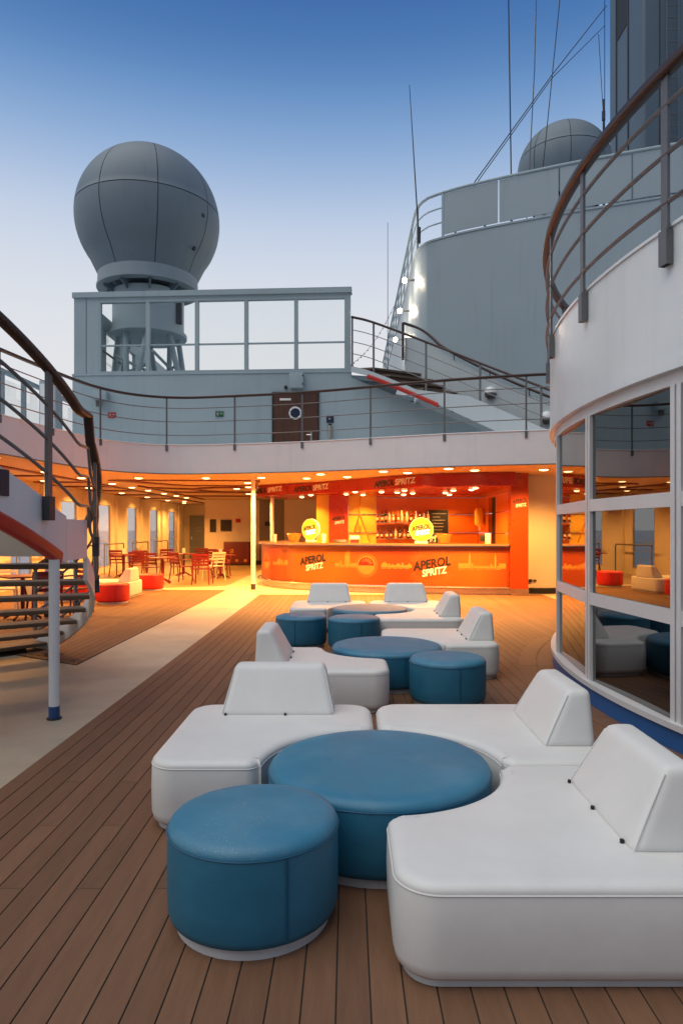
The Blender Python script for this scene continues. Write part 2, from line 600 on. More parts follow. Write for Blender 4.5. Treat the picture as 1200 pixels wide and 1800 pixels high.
def lettering(txt, size, place, mat, parent, name='lettering', shear=0.2, rot=0.0, bold=0.0, xs=1.0):
    """place(u, v, w) maps flat text coordinates to the surface"""
    vs_, fs = text_geo(txt, size, shear, 0.006, bold)
    c, s = math.cos(rot), math.sin(rot)
    out = [place((x * c * xs - y * s), (x * s * xs + y * c), z + 0.004) for x, y, z in vs_]
    mb = MB().add(out, fs)
    return mb.build(name, mat, parent, 30)

def railing(name, label, cat, base, h, bars, posts, group=None, hand=(0.075, 0.05), post=(0.06, 0.02), drop=0.14, bar_r=0.011,
            side=0.0, bracket='rail_steel', hand_mat='rail_wood', post_mat='rail_steel', bracket_len=0.18):
    base = [Vector(p) for p in base]
    P = Path(base)
    root = thing(name, label, cat, tuple(base[0]), group)
    up = Vector((0, 0, 1))
    MB().sweep([p + up * h for p in base], rounded(*hand)).build('handrail', hand_mat, root)
    for b in bars:
        MB().tube([p + up * b for p in base], bar_r, 6).build('bar', post_mat, root)
    for q in posts:
        p, t = P.at(q), P.tan(q)
        a = math.atan2(t.y, t.x)
        o = MB().box(p + up * ((h - 0.02 - drop) / 2), (post[0], post[1], h - 0.02 + drop), a).build('post', post_mat, root)
        if bracket:
            MB().box(p - up * (drop - bracket_len / 2 + 0.0) + P.nor(q) * 0.0, (post[0] + 0.014, post[1] + 0.03, bracket_len), a).build('bracket', bracket, o)
    return root

# ------------------------------------------------------------------ sea and decks
o = MB().add([(-9000, -9000, -19), (9000, -9000, -19), (9000, 9000, -19), (-9000, 9000, -19)], [[0, 1, 2, 3]]).build('sea', 'sea_water')
struct(o)

DC = Vector((9.12, 6.10, 0)); DR = 6.96          # round deck house at the right
o = MB().prism([(-9.4, -6), (16, -6), (16, 38), (-9.4, 38)], -0.30, -0.008).build('floor', 'cream_floor')
struct(o)
floor = o

struct(MB().prism([(-8.59, 9.0), (-7.41, 9.0), (-7.41, 17.45), (-3.3, 18.6), (-3.3, 29.85), (-6.2, 29.95), (-6.2, 35.95), (-8.59, 35.95)], -0.0079, -0.0035).build('hall_floor', 'hall_tile'))
# planked fields: dark caulk below, boards on top
PW = 0.113
wood = struct(MB().prism([(-2.07, -3.5), (4.6, -3.5), (4.6, 16.25), (-2.07, 16.25)], -0.009, -0.003).build('plank_deck', 'caulk'))
left_poly = [(-3.09, 7.8), (-3.09, 17.4), (-7.4, 17.4), (-7.4, 9.9), (-4.6, 8.75)]
wood_l = struct(MB().prism(left_poly, -0.009, -0.003).build('plank_deck', 'caulk'))

_plank_cache = {}
def plank_mesh(L, w=PW - 0.0052):
    k = round(L, 2)
    if k not in _plank_cache:
        e = 0.0016
        hw, hl = w / 2, L / 2 - 0.0022
        lo = [(-hw, -hl, -0.005), (hw, -hl, -0.005), (hw, hl, -0.005), (-hw, hl, -0.005)]
        mi = [(x, y, 0.0008) for x, y, z in lo]
        hi = [(-hw + e, -hl + e, 0.002), (hw - e, -hl + e, 0.002), (hw - e, hl - e, 0.002), (-hw + e, hl - e, 0.002)]
        _plank_cache[k] = MB().rings([lo, mi, hi], True, False, True).mesh('plank', 20)
    return _plank_cache[k]
def boards(x, y0, y1, row, parent, Lb=4.9, y_ref=4.19, step=0.625):
    g = row % 3
    s = y_ref - step * g
    cuts = [y0]
    k = math.floor((y0 - s) / Lb)
    while True:
        c = s + Lb * k
        if c >= y1 - 0.25: break
        if c > y0 + 0.25: cuts.append(c)
        k += 1
    cuts.append(y1)
    for a, b in zip(cuts, cuts[1:]):
        o = link('plank', plank_mesh(b - a), 'plank', None)
        o.location = (x, (a + b) / 2, 0)
        o.parent = parent
row = 0
x = -2.07 + PW / 2
ring_out = DR + 0.16
while x < 4.55:
    segs = [(-3.0, 16.2)]
    dx = DC.x - (x + PW / 2)
    if abs(dx) < ring_out:
        hy = math.sqrt(ring_out ** 2 - dx * dx)
        segs = [(-3.0, DC.y - hy), (DC.y + hy, 16.2)]
        if hy < 0.01: segs = [(-3.0, 16.2)]
        if x > 2.6: segs = segs[1:]
    for a, b in segs:
        if b - a > 0.3:
            boards(x, a, b, row, wood)
    row += 1
    x += PW
# margin boards curving round the deck house
for r0, r1 in ((DR + 0.017, DR + 0.20), (DR + 0.206, DR + 0.40)):
    for k in range(4):
        a0, a1 = R(150 + 17 * k) + 0.0004, R(167 + 17 * k) - 0.0004
        n = 12
        pts = [(DC.x + r * math.cos(a0 + (a1 - a0) * i / n), DC.y + r * math.sin(a0 + (a1 - a0) * i / n)) for r, rng in ((r0, range(n + 1)), (r1, range(n, -1, -1))) for i in rng]
        MB().prism(pts, -0.004, 0.0055).build('margin_plank', 'plank', wood)
def left_y0(x):
    pl = [(-3.09, 7.8), (-4.6, 8.75), (-7.4, 9.9)]
    for (x0, y0), (x1, y1) in zip(pl, pl[1:]):
        if x1 <= x <= x0:
            return y0 + (y1 - y0) * (x - x0) / (x1 - x0)
    return 9.9
row = 0
x = -3.09 - 0.11 - PW / 2
while x > -7.3:
    boards(x, left_y0(x) + 0.14, 17.4, row, wood_l, y_ref=11.3)
    row += 1
    x -= PW
MB().prism([(-3.195, 7.86), (-3.093, 7.81), (-3.093, 17.4), (-3.195, 17.4)], -0.004, 0.0022).build('margin_plank', 'plank', wood_l)
MB().prism([(-3.10, 7.81), (-3.10, 7.93), (-4.6, 8.87), (-7.38, 10.02), (-7.38, 9.91), (-4.6, 8.76)], -0.004, 0.0018).build('margin_plank', 'plank', wood_l)

# ------------------------------------------------------------------ upper deck with curved coaming
EDGE = catmull([(-5.95, 3.0, 0), (-5.8, 6.0, 0), (-5.62, 9.0, 0), (-5.42, 10.9, 0), (-5.22, 12.4, 0), (-4.95, 13.6, 0), (-4.42, 14.35, 0), (-3.6, 14.66, 0), (-2.5, 14.5, 0),
                (-0.92, 14.1, 0), (0.56, 13.5, 0), (1.98, 12.9, 0), (3.67, 12.42, 0), (5.5, 12.1, 0), (9.0, 11.9, 0)], 6)
poly = [(p.x, p.y) for p in EDGE] + [(14, 12.4), (14, 38), (-9.4, 38), (-9.4, 3.0)]
inner = off2(EDGE, -0.05)
poly_in = [(p.x, p.y) for p in inner] + [(14, 12.4), (14, 38), (-9.4, 38), (-9.4, 3.0)]
deck = struct(MB().prism(poly_in, 2.86, 2.95).build('upper_deck', 'white_paint'))
lo = [Vector((p.x, p.y, 2.73)) for p in EDGE]
hi = [Vector((p.x, p.y, 3.35)) for p in EDGE]
ribbon(MB(), lo, hi, 0.045, -1).build('coaming', 'white_paint', deck)
MB().sweep([Vector((p.x, p.y, 3.352)) for p in off2(EDGE, -0.022)], rounded(0.075, 0.022, 0.45)).build('coaming_cap', 'white_paint', deck)
MB().sweep([Vector((p.x, p.y, 2.735)) for p in off2(EDGE, -0.022)], rounded(0.065, 0.02, 0.4)).build('drip_strip', 'rail_steel', deck)
ceil = struct(MB().prism([(a, b) for a, b in poly_in], 2.845, 2.857).build('ceiling', 'ceiling_paint'))
# dark red timber strips and coffers under the ceiling
def strip(p, q, w=0.16, t=0.03):
    a = math.atan2(q[1] - p[1], q[0] - p[0])
    L_ = math.hypot(q[0] - p[0], q[1] - p[1])
    return MB().box(((p[0] + q[0]) / 2, (p[1] + q[1]) / 2, 2.844 - t / 2), (L_, w, t), a).build('ceiling_strip', 'ceiling_trim', ceil)
for i, (p, q, w) in enumerate([((-6.15, 17.9), (-2.4, 18.1), .13), ((-6.15, 17.9), (-4.9, 20.1), .34), ((-4.9, 20.1), (-2.8, 20.25), .16), ((-2.4, 18.1), (-2.8, 20.25), .2),
                     ((-8.5, 14.4), (-7.05, 14.45), .2), ((-8.5, 16.4), (-7.05, 16.5), .2), ((-8.5, 18.6), (-7.05, 18.7), .2), ((-8.5, 20.6), (-7.05, 20.7), .25),
                     ((-8.5, 22.8), (-7.05, 22.9), .3), ((-8.5, 25.5), (-7.05, 25.6), .35), ((-8.5, 28.5), (-7.05, 28.6), .4), ((-7.05, 13.2), (-7.05, 35.5), .12),
                     ((-6.15, 21.2), (-4.9, 21.9), .4), ((-6.15, 23.6), (-3.0, 23.9), .35), ((-6.15, 26.4), (-3.0, 26.6), .4), ((-6.15, 20.2), (-6.15, 29.4), .10)]):
    strip(p, q, w, 0.028 + 0.0007 * i)
MB().lathe([(1.25, -0.002), (1.25, -0.045), (1.42, -0.045), (1.42, -0.002)], (-3.55, 22.2, 2.844), 40, cap0=False, cap1=False).build('ceiling_ring', 'ceiling_trim', ceil)

# downlights
dl = thing('downlight', 'round recessed downlight in the hall ceiling', 'downlight', (0, 0, 0), 'recessed downlights in the hall ceiling')
MB().lathe([(0.101, 0.0), (0.101, -0.016), (0.14, -0.016), (0.15, -0.004), (0.15, 0.0)], n=20, cap0=False, cap1=False).build('trim_ring', 'trim_ring', dl)
MB().lathe([(0.10, -0.010), (0.096, -0.020), (0.078, -0.030), (0.045, -0.036), (0.001, -0.038)], n=20, cap0=False, cap1=False).build('lens', 'lamp_glow', dl, 60)
def lamp_light(parent, loc, power, colr, ang=150, size=0.07):
    ld = bpy.data.lights.new('lamp_light', 'SPOT')
    ld.energy = power; ld.color = colr; ld.spot_size = R(ang); ld.spot_blend = 0.6; ld.shadow_soft_size = size
    lo_ = bpy.data.objects.new('lamp_light', ld)
    col.objects.link(lo_)
    lo_.location = loc
    lo_.parent = parent
    return lo_
WARM = (1.0, 0.43, 0.095)
lamp_light(dl, (0, 0, -0.065), 400, WARM)
ORD = 'first second third fourth fifth sixth seventh eighth ninth tenth eleventh twelfth thirteenth fourteenth fifteenth sixteenth seventeenth eighteenth'.split()
CL = [(-5.23, 17.14), (-6.62, 19.26), (-6.6, 20.97), (-6.58, 22.61), (-6.58, 24.57), (-6.55, 26.22), (-6.55, 27.86), (-3.54, 17.14), (-3.5, 21.67), (-3.0, 20.8), (-3.57, 24.76),
      (-2.13, 16.96), (-2.75, 18.9), (-1.02, 17.2), (-0.62, 15.92), (0.0, 16.77), (0.8, 15.15), (1.37, 15.52), (2.14, 14.44), (2.77, 14.86), (4.23, 14.72), (-6.75, 15.29), (-6.65, 17.1),
      (-6.3, 12.2), (-7.5, 31.5)]
rowA = sorted([p for p in CL if p[0] < -6.0], key=lambda p: p[1])
rowB = sorted([p for p in CL if p[0] > -2.5])
rowC = sorted([p for p in CL if -6.0 <= p[0] <= -2.5], key=lambda p: (p[1], p[0]))
def dl_label(p):
    if p in rowA: return f'{ORD[rowA.index(p)]} round downlight from the stair in the ceiling row beside the hall windows'
    if p in rowB: return f'{ORD[rowB.index(p)]} round downlight from the left in the ceiling before the bar'
    return f'{ORD[rowC.index(p)]} nearest round downlight in the middle of the hall ceiling'
for i, (x, y) in enumerate(CL):
    if i == 0:
        dl.location = (x, y, 2.844); dl['label'] = dl_label((x, y))
    else:
        o_ = dup(dl, (x, y, 2.844), 0, dl_label((x, y)))
        if y < 17.3 and x > -4:
            for c_ in o_.children:
                if c_.type == 'LIGHT':
                    c_.data = c_.data.copy(); c_.data.energy = 690

# weaker lamps over the hall windows
for k in range(8):
    o_ = dup(dl, (-8.0, 11.86 + 3.1 * k, 2.844), 0, f'{ORD[k]} small ceiling lamp from the stair, right over the hall windows', 'lamps over the hall windows')
    for c_ in o_.children:
        if c_.type == 'LIGHT':
            c_.data = c_.data.copy(); c_.data.energy = 130
# rail round the upper deck opening
EP = Path([Vector((p.x, p.y, 3.35)) for p in off2(EDGE, -0.0)])
def s_at(test):
    return next(q for q in [k * 0.02 for k in range(int(EP.L / 0.02))] if test(EP.at(q)))
q0 = s_at(lambda p: p.x > -3.87)
posts = [q0 + 1.5 * k for k in range(-7, 7)]
posts = [q for q in posts if 0.1 < q < EP.L - 0.1]
railing('deck_railing', 'long curved railing with brown timber handrail round the upper deck edge', 'railing', EP.cut(0, EP.L, 0.15), 1.02, (0.21, 0.50, 0.79), posts,
        drop=0.13, post=(0.035, 0.02), bar_r=0.010, bracket_len=0.13)

# ------------------------------------------------------------------ round deck house at the right
def dp(r, a, z):
    return Vector((DC.x + r * math.cos(a), DC.y + r * math.sin(a), z))
drum = thing('round_deckhouse', 'white curved deck house with tall dark windows at the right', 'deck house', (DC.x, DC.y, 0))
def darc(r, z, a0, a1, n):
    return [dp(r, R(a0 + (a1 - a0) * k / n), z) for k in range(n + 1)]
A0, A1 = 120, 236
def dshell(r0, r1, z0, z1, a0=A0, a1=A1, n=72):
    rr = [[dp(r0, R(a), z0), dp(r1, R(a), z0), dp(r1, R(a), z1), dp(r0, R(a), z1)] for a in [a0 + (a1 - a0) * k / n for k in range(n + 1)]]
    return MB().rings(rr, True, True, True)
dshell(DR - 0.10, DR + 0.015, 0.0, 0.155).build('plinth', 'plinth_blue', drum)
dshell(DR - 0.08, DR + 0.04, 0.156, 0.20).build('sill', 'frame_white', drum)
bw = dshell(DR - 0.05, DR + 0.05, 2.74, 3.64).build('bulwark', 'drum_paint', drum)
dshell(DR - 0.07, DR + 0.065, 3.641, 3.665).build('capping', 'drum_paint', bw)
dshell(DR - 0.06, DR + 0.055, 2.655, 2.739).build('cove', 'drum_paint', drum)
dshell(DR - 0.09, DR + 0.0, 2.56, 2.654).build('head_frame', 'frame_white', drum)
PA = 11.36
a_p2 = 180.0 - math.degrees(math.asin((6.13 - DC.y) / DR))
mull = [a_p2 + PA * k for k in range(-4, 6)]
for a in mull:
    for da in (-0.27, 0.27):
        p = dp(DR - 0.018, R(a + da), 1.38)
        MB().box(p, (0.05, 0.046, 2.36), R(a)).build('mullion', 'frame_white', drum)
for a in mull[:-1]:
    w = 2 * DR * math.sin(R(PA / 2)) - 0.114
    am = a + PA / 2
    rm = DR * math.cos(R(PA / 2))
    for z in (0.93, 1.76):
        MB().box(dp(rm - 0.012, R(am), z), (0.045, w, 0.105), R(am)).build('transom', 'frame_white', drum)
    for z0, z1 in ((0.20, 0.8775), (0.9825, 1.7075), (1.8125, 2.56)):
        MB().box(dp(rm - 0.022, R(am), (z0 + z1) / 2), (0.012, w, z1 - z0), R(am)).build('pane', 'tinted_glass', drum)
# dark interior behind the glass: back partition and floor
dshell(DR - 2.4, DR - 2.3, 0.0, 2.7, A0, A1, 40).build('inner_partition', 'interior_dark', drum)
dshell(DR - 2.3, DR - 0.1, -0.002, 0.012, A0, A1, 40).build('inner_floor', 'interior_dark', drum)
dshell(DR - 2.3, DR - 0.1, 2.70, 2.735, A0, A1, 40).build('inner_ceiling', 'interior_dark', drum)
dk = MB().lathe([(0, 3.0), (DR - 0.05, 3.0)], (DC.x, DC.y, 0), 64, cap0=False, cap1=False).build('roof_deck', 'grey_paint', drum)
dbase = [dp(DR + 0.085, R(a), 3.64) for a in [118 + 116 * k / 110 for k in range(111)]]
DP = Path(dbase)
# travel runs from far end to near end; posts every 1.4 m
ref = next(q for q in [k * 0.02 for k in range(int(DP.L / 0.02))] if DP.at(q).y < 6.03 and DP.at(q).x < 4)
dposts = [ref + 1.29 * k for k in range(-6, 6)]
dposts = [q for q in dposts if 0.05 < q < DP.L - 0.05]
railing('deckhouse_railing', 'curved dark railing with brown timber handrail on top of the white round deck house', 'railing', dbase, 1.09, (0.17, 0.51, 0.85), dposts,
        hand=(0.10, 0.085), post=(0.07, 0.022), drop=0.26, bar_r=0.017, bracket_len=0.24)

# ------------------------------------------------------------------ winding stair at the left
SC = Vector((-6.23, 5.8, 0)); SR = 3.80; SI = 2.5
def spt(r, a, z):
    return Vector((SC.x + r * math.cos(R(a)), SC.y + r * math.sin(R(a)), z))
def zc(a):
    if a >= 3.0: return 1.227 - 0.187 * (a - 10) / 7.2
    if a >= 0.0: return 1.42
    return 1.42 + 0.0258 * (-a)
stair = thing('winding_stair', 'curved open stair with wooden treads and white stringer at the left', 'staircase', (SC.x + 2.5, SC.y + 2.5, 0))
def tread(a, z, half=3.4):
    n = 4
    prof = []
    lo_, hi_ = [], []
    pts = [spt(r, a - half + 2 * half * k / n, 0) for r, rng in ((SI + 0.02, range(n + 1)), (SR - 0.015, range(n, -1, -1))) for k in rng]
    MB().prism([(p.x, p.y) for p in pts], z - 0.045, z).build('tread', 'tread_wood', stair, bevel=0.006)
for k in range(7):
    tread(10 + 7.2 * k, 1.227 - 0.187 * k, 2.6)
tread(2.6, 1.41, 5.0)
for k in range(1, 9):
    tread(0.2 - 7.25 * k + 0.8, 1.41 + 0.187 * k, 2.9)
def stringer(r, a0, a1, up, down, name='stringer', n=40, th=0.035, mat='white_paint', zf=zc):
    aa = [a0 + (a1 - a0) * k / n for k in range(n + 1)]
    rr = [[spt(r, a, zf(a) - down), spt(r + th, a, zf(a) - down), spt(r + th, a, zf(a) + up), spt(r, a, zf(a) + up)] for a in aa]
    return MB().rings(rr, True, True, True).build(name, mat, stair)
stringer(SR, 9.5, 57.5, 0.06, 0.17)
so = stringer(SR, -62, 0.5, 0.24, 0.16)
lp = lambda a: 1.41
stringer(SR, 0.52, 9.48, 0.225, 0.13, 'landing_panel', 10, 0.036, 'white_paint', lp)
stringer(SI, -62, 57.5, 0.06, 0.17)
ua = [-62 + 60 * k / 30 for k in range(31)]
MB().rings([[spt(SI + 0.04, a, zc(a) - 0.15), spt(SR - 0.001, a, zc(a) - 0.15), spt(SR - 0.001, a, zc(a) - 0.12), spt(SI + 0.04, a, zc(a) - 0.12)] for a in ua]).build('underside', 'white_paint', stair)
pad_path = [spt(SR + 0.02, -60 + 58.6 * k / 40, zc(-60 + 58.6 * k / 40) - 0.145) for k in range(41)]
MB().sweep(pad_path, rounded(0.075, 0.12, 0.4)).build('red_edge_pad', 'red_pad', so)
MB().box(spt(SR - 0.6, 56, 0.03), (0.9, 0.16, 0.06), R(56)).build('foot', 'bracket_dark', stair)
MB().box(spt(SR + 0.045, -13.4, zc(-13.4) + 0.12), (0.02, 0.16, 0.19), R(-11.5)).build('step_light', 'navy_sign', stair)
# railings on both sides
def stair_h(a):
    if a > 9: return zc(a) + 1.03 + 0.10 * max(0, (20 - a)) / 11
    if a > 3.5: return 2.60
    return 2.60 + 0.0262 * (3.5 - a)
def stair_rail(r, label, angs, a_lo=-62, a_hi=57):
    root = thing('stair_railing', label, 'railing', tuple(spt(r, a_hi, 0)))
    aa = [a_lo + (a_hi - a_lo) * k / 90 for k in range(91)]
    MB().sweep([spt(r, a, stair_h(a)) for a in aa], rounded(0.085, 0.065)).build('handrail', 'rail_wood', root)
    for d in (0.30, 0.57, 0.84):
        MB().tube([spt(r, a, stair_h(a) - d) for a in aa], 0.014, 6).build('bar', 'rail_steel', root)
    for a in angs:
        zb = (1.29 if 0 <= a <= 16 else zc(a) + 0.07)
        zt = stair_h(a) - 0.02
        o = MB().box(spt(r, a, (zb + zt) / 2), (0.03, 0.065, zt - zb), R(a)).build('post', 'rail_steel', root)
        MB().box(spt(r + 0.01, a - 0.2, zb + 0.09), (0.06, 0.085, 0.19), R(a)).build('bracket', 'bracket_dark', o)
    MB().box(spt(r, a_hi, stair_h(a_hi) - 0.47), (0.03, 0.05, 0.94), R(a_hi)).build('post', 'rail_steel', root)
stair_rail(SR + 0.065, 'brown timber and steel railing on the outer side of the curved stair', [-45, -32, -18.5, -5.2, 13.5, 27, 41])
stair_rail(SI - 0.05, 'steel railing on the inner side of the curved stair', [-45, -20, 5, 27, 41])
pr = thing('stair_post', 'slim white post with blue foot standing on the cream floor under the stair', 'post', (-2.40, 5.60, 0))
MB().cyl((-2.40, 5.60, 0.10), (-2.40, 5.60, 1.30), 0.042, 20).build('shaft', 'white_paint', pr)
MB().cyl((-2.40, 5.60, -0.008), (-2.40, 5.60, 0.10), 0.0435, 20).build('foot', 'blue_foot', pr)
MB().cyl((-2.40, 5.60, -0.008), (-2.40, 5.60, 0.006), 0.058, 20).build('base_plate', 'bracket_dark', pr)

# ------------------------------------------------------------------ lounge furniture
def ottoman(name, label, cat, group, c, r, h, mats, seam_a=-60):
    side, top, pipe = mats
    root = thing(name, label, cat, (c[0], c[1], 0.002), group)
    cx, cy_ = c
    MB().lathe([(r - 0.07, 0.002), (r - 0.035, 0.002), (r - 0.032, 0.04), (r - 0.07, 0.045)], (cx, cy_, 0), 64, cap0=True, cap1=True).build('base', 'white_base', root)
    s_ = h - 0.045
    MB().lathe([(r - 0.06, 0.036), (r - 0.03, 0.040), (r - 0.010, 0.052), (r - 0.001, 0.078), (r + 0.001, 0.16), (r + 0.001, s_ * 0.65), (r, s_ - 0.01), (r - 0.002, s_)],
               (cx, cy_, 0), 72, cap1=False).build('side_cover', side, root, 60)
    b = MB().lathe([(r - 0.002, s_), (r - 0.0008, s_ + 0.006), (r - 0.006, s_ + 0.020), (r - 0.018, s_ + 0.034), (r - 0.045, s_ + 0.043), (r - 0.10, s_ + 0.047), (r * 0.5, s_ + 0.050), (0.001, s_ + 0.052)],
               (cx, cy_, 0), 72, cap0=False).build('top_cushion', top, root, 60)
    MB().tube([(cx + (r + 0.001) * math.cos(2 * pi * k / 72), cy_ + (r + 0.001) * math.sin(2 * pi * k / 72), s_) for k in range(72)], 0.0028, 6, True).build('piping', pipe, b)
    for da in (-0.7, 0.7):
        a = R(seam_a + da)
        MB().tube([(cx + (r + 0.0035) * math.cos(a), cy_ + (r + 0.0035) * math.sin(a), 0.07 + (s_ - 0.075) * k / 6) for k in range(7)], 0.0018, 4).build('seam', pipe, root)
    return root
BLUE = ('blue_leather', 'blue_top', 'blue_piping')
RED = ('red_leather', 'red_leather', 'red_piping')

def seat_outline(S, rb, rc):
    pts = []
    # corners: (rb,0) -> (S,0) -> (S,S) -> (0,S) -> (0,rb) -> bite back
    def arc(cx, cy_, r, a0, a1, n):
        return [(cx + r * math.cos(R(a0 + (a1 - a0) * k / n)), cy_ + r * math.sin(R(a0 + (a1 - a0) * k / n))) for k in range(n + 1)]
    e = 0.065
    pts += arc(rb + e + 0.012, e, e, 195, 270, 4)
    pts += arc(S - rc, rc, rc, 270, 360, 10)
    pts += arc(S - rc, S - rc, rc, 0, 90, 10)
    pts += arc(rc, S - rc, rc, 90, 180, 10)
    pts += arc(e, rb + e + 0.012, e, 180, 255, 4)
    pts += arc(0, 0, rb, 86.5, 3.5, 24)
    # densify long straights
    out = []
    for i, p in enumerate(pts):
        q = pts[(i + 1) % len(pts)]
        L_ = math.hypot(q[0] - p[0], q[1] - p[1])
        n = max(1, int(L_ / 0.12))
        for k in range(n):
            out.append((p[0] + (q[0] - p[0]) * k / n, p[1] + (q[1] - p[1]) * k / n))
    return out
def inset(pts, d):
    n = len(pts)
    out = []
    for i in range(n):
        a, b, c = Vector(pts[i - 1]), Vector(pts[i]), Vector(pts[(i + 1) % n])
        t1, t2 = (b - a).normalized(), (c - b).normalized()
        n1, n2 = Vector((-t1.y, t1.x)), Vector((-t2.y, t2.x))
        m = (n1 + n2)
        if m.length < 1e-6: m = n1
        m.normalize()
        k = d / max(0.5, m.dot(n1))
        out.append((b.x + m.x * k, b.y + m.y * k))
    return out
OUT = seat_outline(1.185, 0.600, 0.155)
SH = 0.365
def sofa(label, corner, sx, sy, swap, group, base_mat='white_leather', name='lounge_seat', clips=(0.33, 0.62, 0.92)):
    """corner = world point of the table centre bite; seat spreads along sx, sy; the back stands on the far u side (swap: far v side)"""
    def T(u, v, z):
        if swap: u, v = v, u
        return Vector((corner[0] + sx * u, corner[1] + sy * v, z))
    mid = T(0.6, 0.6, 0.002)
    root = thing(name, label, 'lounge seat', tuple(mid), group)
    def ring(d, z): return [T(u, v, z) for u, v in inset(OUT, d)]
    MB().rings([ring(0.045, 0.002), ring(0.035, 0.004), ring(0.03, 0.028), ring(0.045, 0.036)]).build('base', 'white_base', root)
    zs = SH - 0.038
    st = MB().rings([ring(0.05, 0.029), ring(0.024, 0.032), ring(0.008, 0.048), ring(0.0, 0.082), ring(-0.003, 0.2), ring(0.0, zs - 0.008), ring(0.0025, zs),
                     ring(0.002, zs + 0.008), ring(0.006, zs + 0.019), ring(0.018, zs + 0.030), ring(0.034, zs + 0.036), ring(0.055, zs + 0.039)]).build('seat', base_mat, root, 60)
    MB().tube([p for p in ring(0.001, zs)], 0.0030, 6, True).build('piping', 'white_piping', st)
    # wedge back
    z0, z1 = SH - 0.012, 0.660
    low = [T(0.870, 0.235, z0), T(1.165, 0.235, z0), T(1.165, 0.965, z0), T(0.870, 0.965, z0)]
    high = [T(1.030, 0.305, z1), T(1.158, 0.305, z1), T(1.158, 0.895, z1), T(1.030, 0.895, z1)]
    bk = MB().hexa(low, high).build('backrest', base_mat, root, 60, bevel=0.048, seg=6)
    for v0, v1 in ((0.235, 0.325), (0.965, 0.875)):
        s = 1 if v0 < 0.5 else -1
        MB().tube([T(0.888, v0 + s * 0.010, z0 + 0.02), T(0.957, v0 + s * 0.040, z0 + 0.15), T(1.028, v0 + s * 0.070, z1 - 0.030)], 0.0035, 6).build('piping', 'white_piping', bk)
    for v in clips:
        MB().box(T(0.873, v, SH + 0.004), (0.014, 0.014, 0.024)).build('clip', 'clip_black', bk, bevel=0.003)
    return root
GS = 'white lounge seats round the blue tables'
T1, T2, T3 = (0.162, 3.456), (0.40, 6.93), (0.335, 10.16)
def table(c, label): return ottoman('round_table', label, 'table', 'large round blue tables', c, 0.556, 0.385, BLUE, -75)
def pouf(c, label, mats=BLUE, group='small blue poufs', sa=-62): return ottoman('pouf', label, 'pouf', group, c, 0.338, 0.415, mats, sa)
table(T1, 'largest low round blue leather table in the foreground')
table(T2, 'round blue table in the middle cluster between two white seats')
table(T3, 'far round blue table in front of the bar, behind two poufs')
pouf((-0.375, 2.75), 'nearest blue leather pouf with white base, left of the big white seat')
pouf((0.895, 6.10), 'blue pouf standing beside the middle table, right of the white seat', sa=-80)
pouf((-0.61, 9.06), 'left one of two blue poufs in the far cluster', sa=-100)
pouf((0.09, 8.86), 'right one of two blue poufs in the far cluster', sa=-75)
sofa('nearest big white lounge seat at the lower right with slanted back', T1, 1, -1, False, GS, clips=(0.27, 0.57, 0.88))
sofa('white lounge seat right behind the nearest blue table, back to the windows', (T1[0] + 0.03, T1[1] + 0.02), 1, 1, False, GS, clips=())
sofa('white lounge seat left behind the nearest blue table, back facing the camera', (T1[0] - 0.005, T1[1] + 0.01), -1, 1, True, GS, clips=(0.55, 0.93))
sofa('white lounge seat in the middle cluster, left of the blue table', (T2[0] - 0.04, T2[1] - 0.04), -1, -1, False, GS)
sofa('white lounge seat in the middle cluster, right of the blue table', (T2[0] - 0.0, T2[1] + 0.07), 1, 1, False, GS)
sofa('white lounge seat in the far cluster right of the poufs, back to windows', (T3[0] + 0.04, T3[1] - 0.0), 1, -1, False, GS)
sofa('white lounge seat farthest back on the left, its back before the bar', (T3[0] - 0.03, T3[1] + 0.02), -1, 1, True, GS)
sofa('white lounge seat farthest back on the right, its back before the bar', (T3[0] + 0.02, T3[1] + 0.03), 1, 1, True, GS)
# red group in the hall
GR = 'white lounge seats round the red table'
ottoman('round_table', 'low round red table in the hall behind the stair', 'table', 'red tables in the hall', (-6.05, 15.0), 0.556, 0.385, RED)
pouf((-4.92, 14.35), 'red pouf nearest the camera in the hall, in front of a white seat', RED, 'red poufs in the hall')
pouf((-5.0, 17.35), 'red pouf half hidden behind the white seat in the hall', RED, 'red poufs in the hall')
sofa('white lounge seat in the hall next to the red pouf, seen from its side', (-6.02, 15.05), 1, 1, False, GR)
sofa('white lounge seat in the hall beside the windows, left of the red table', (-6.08, 15.05), -1, 1, True, GR)
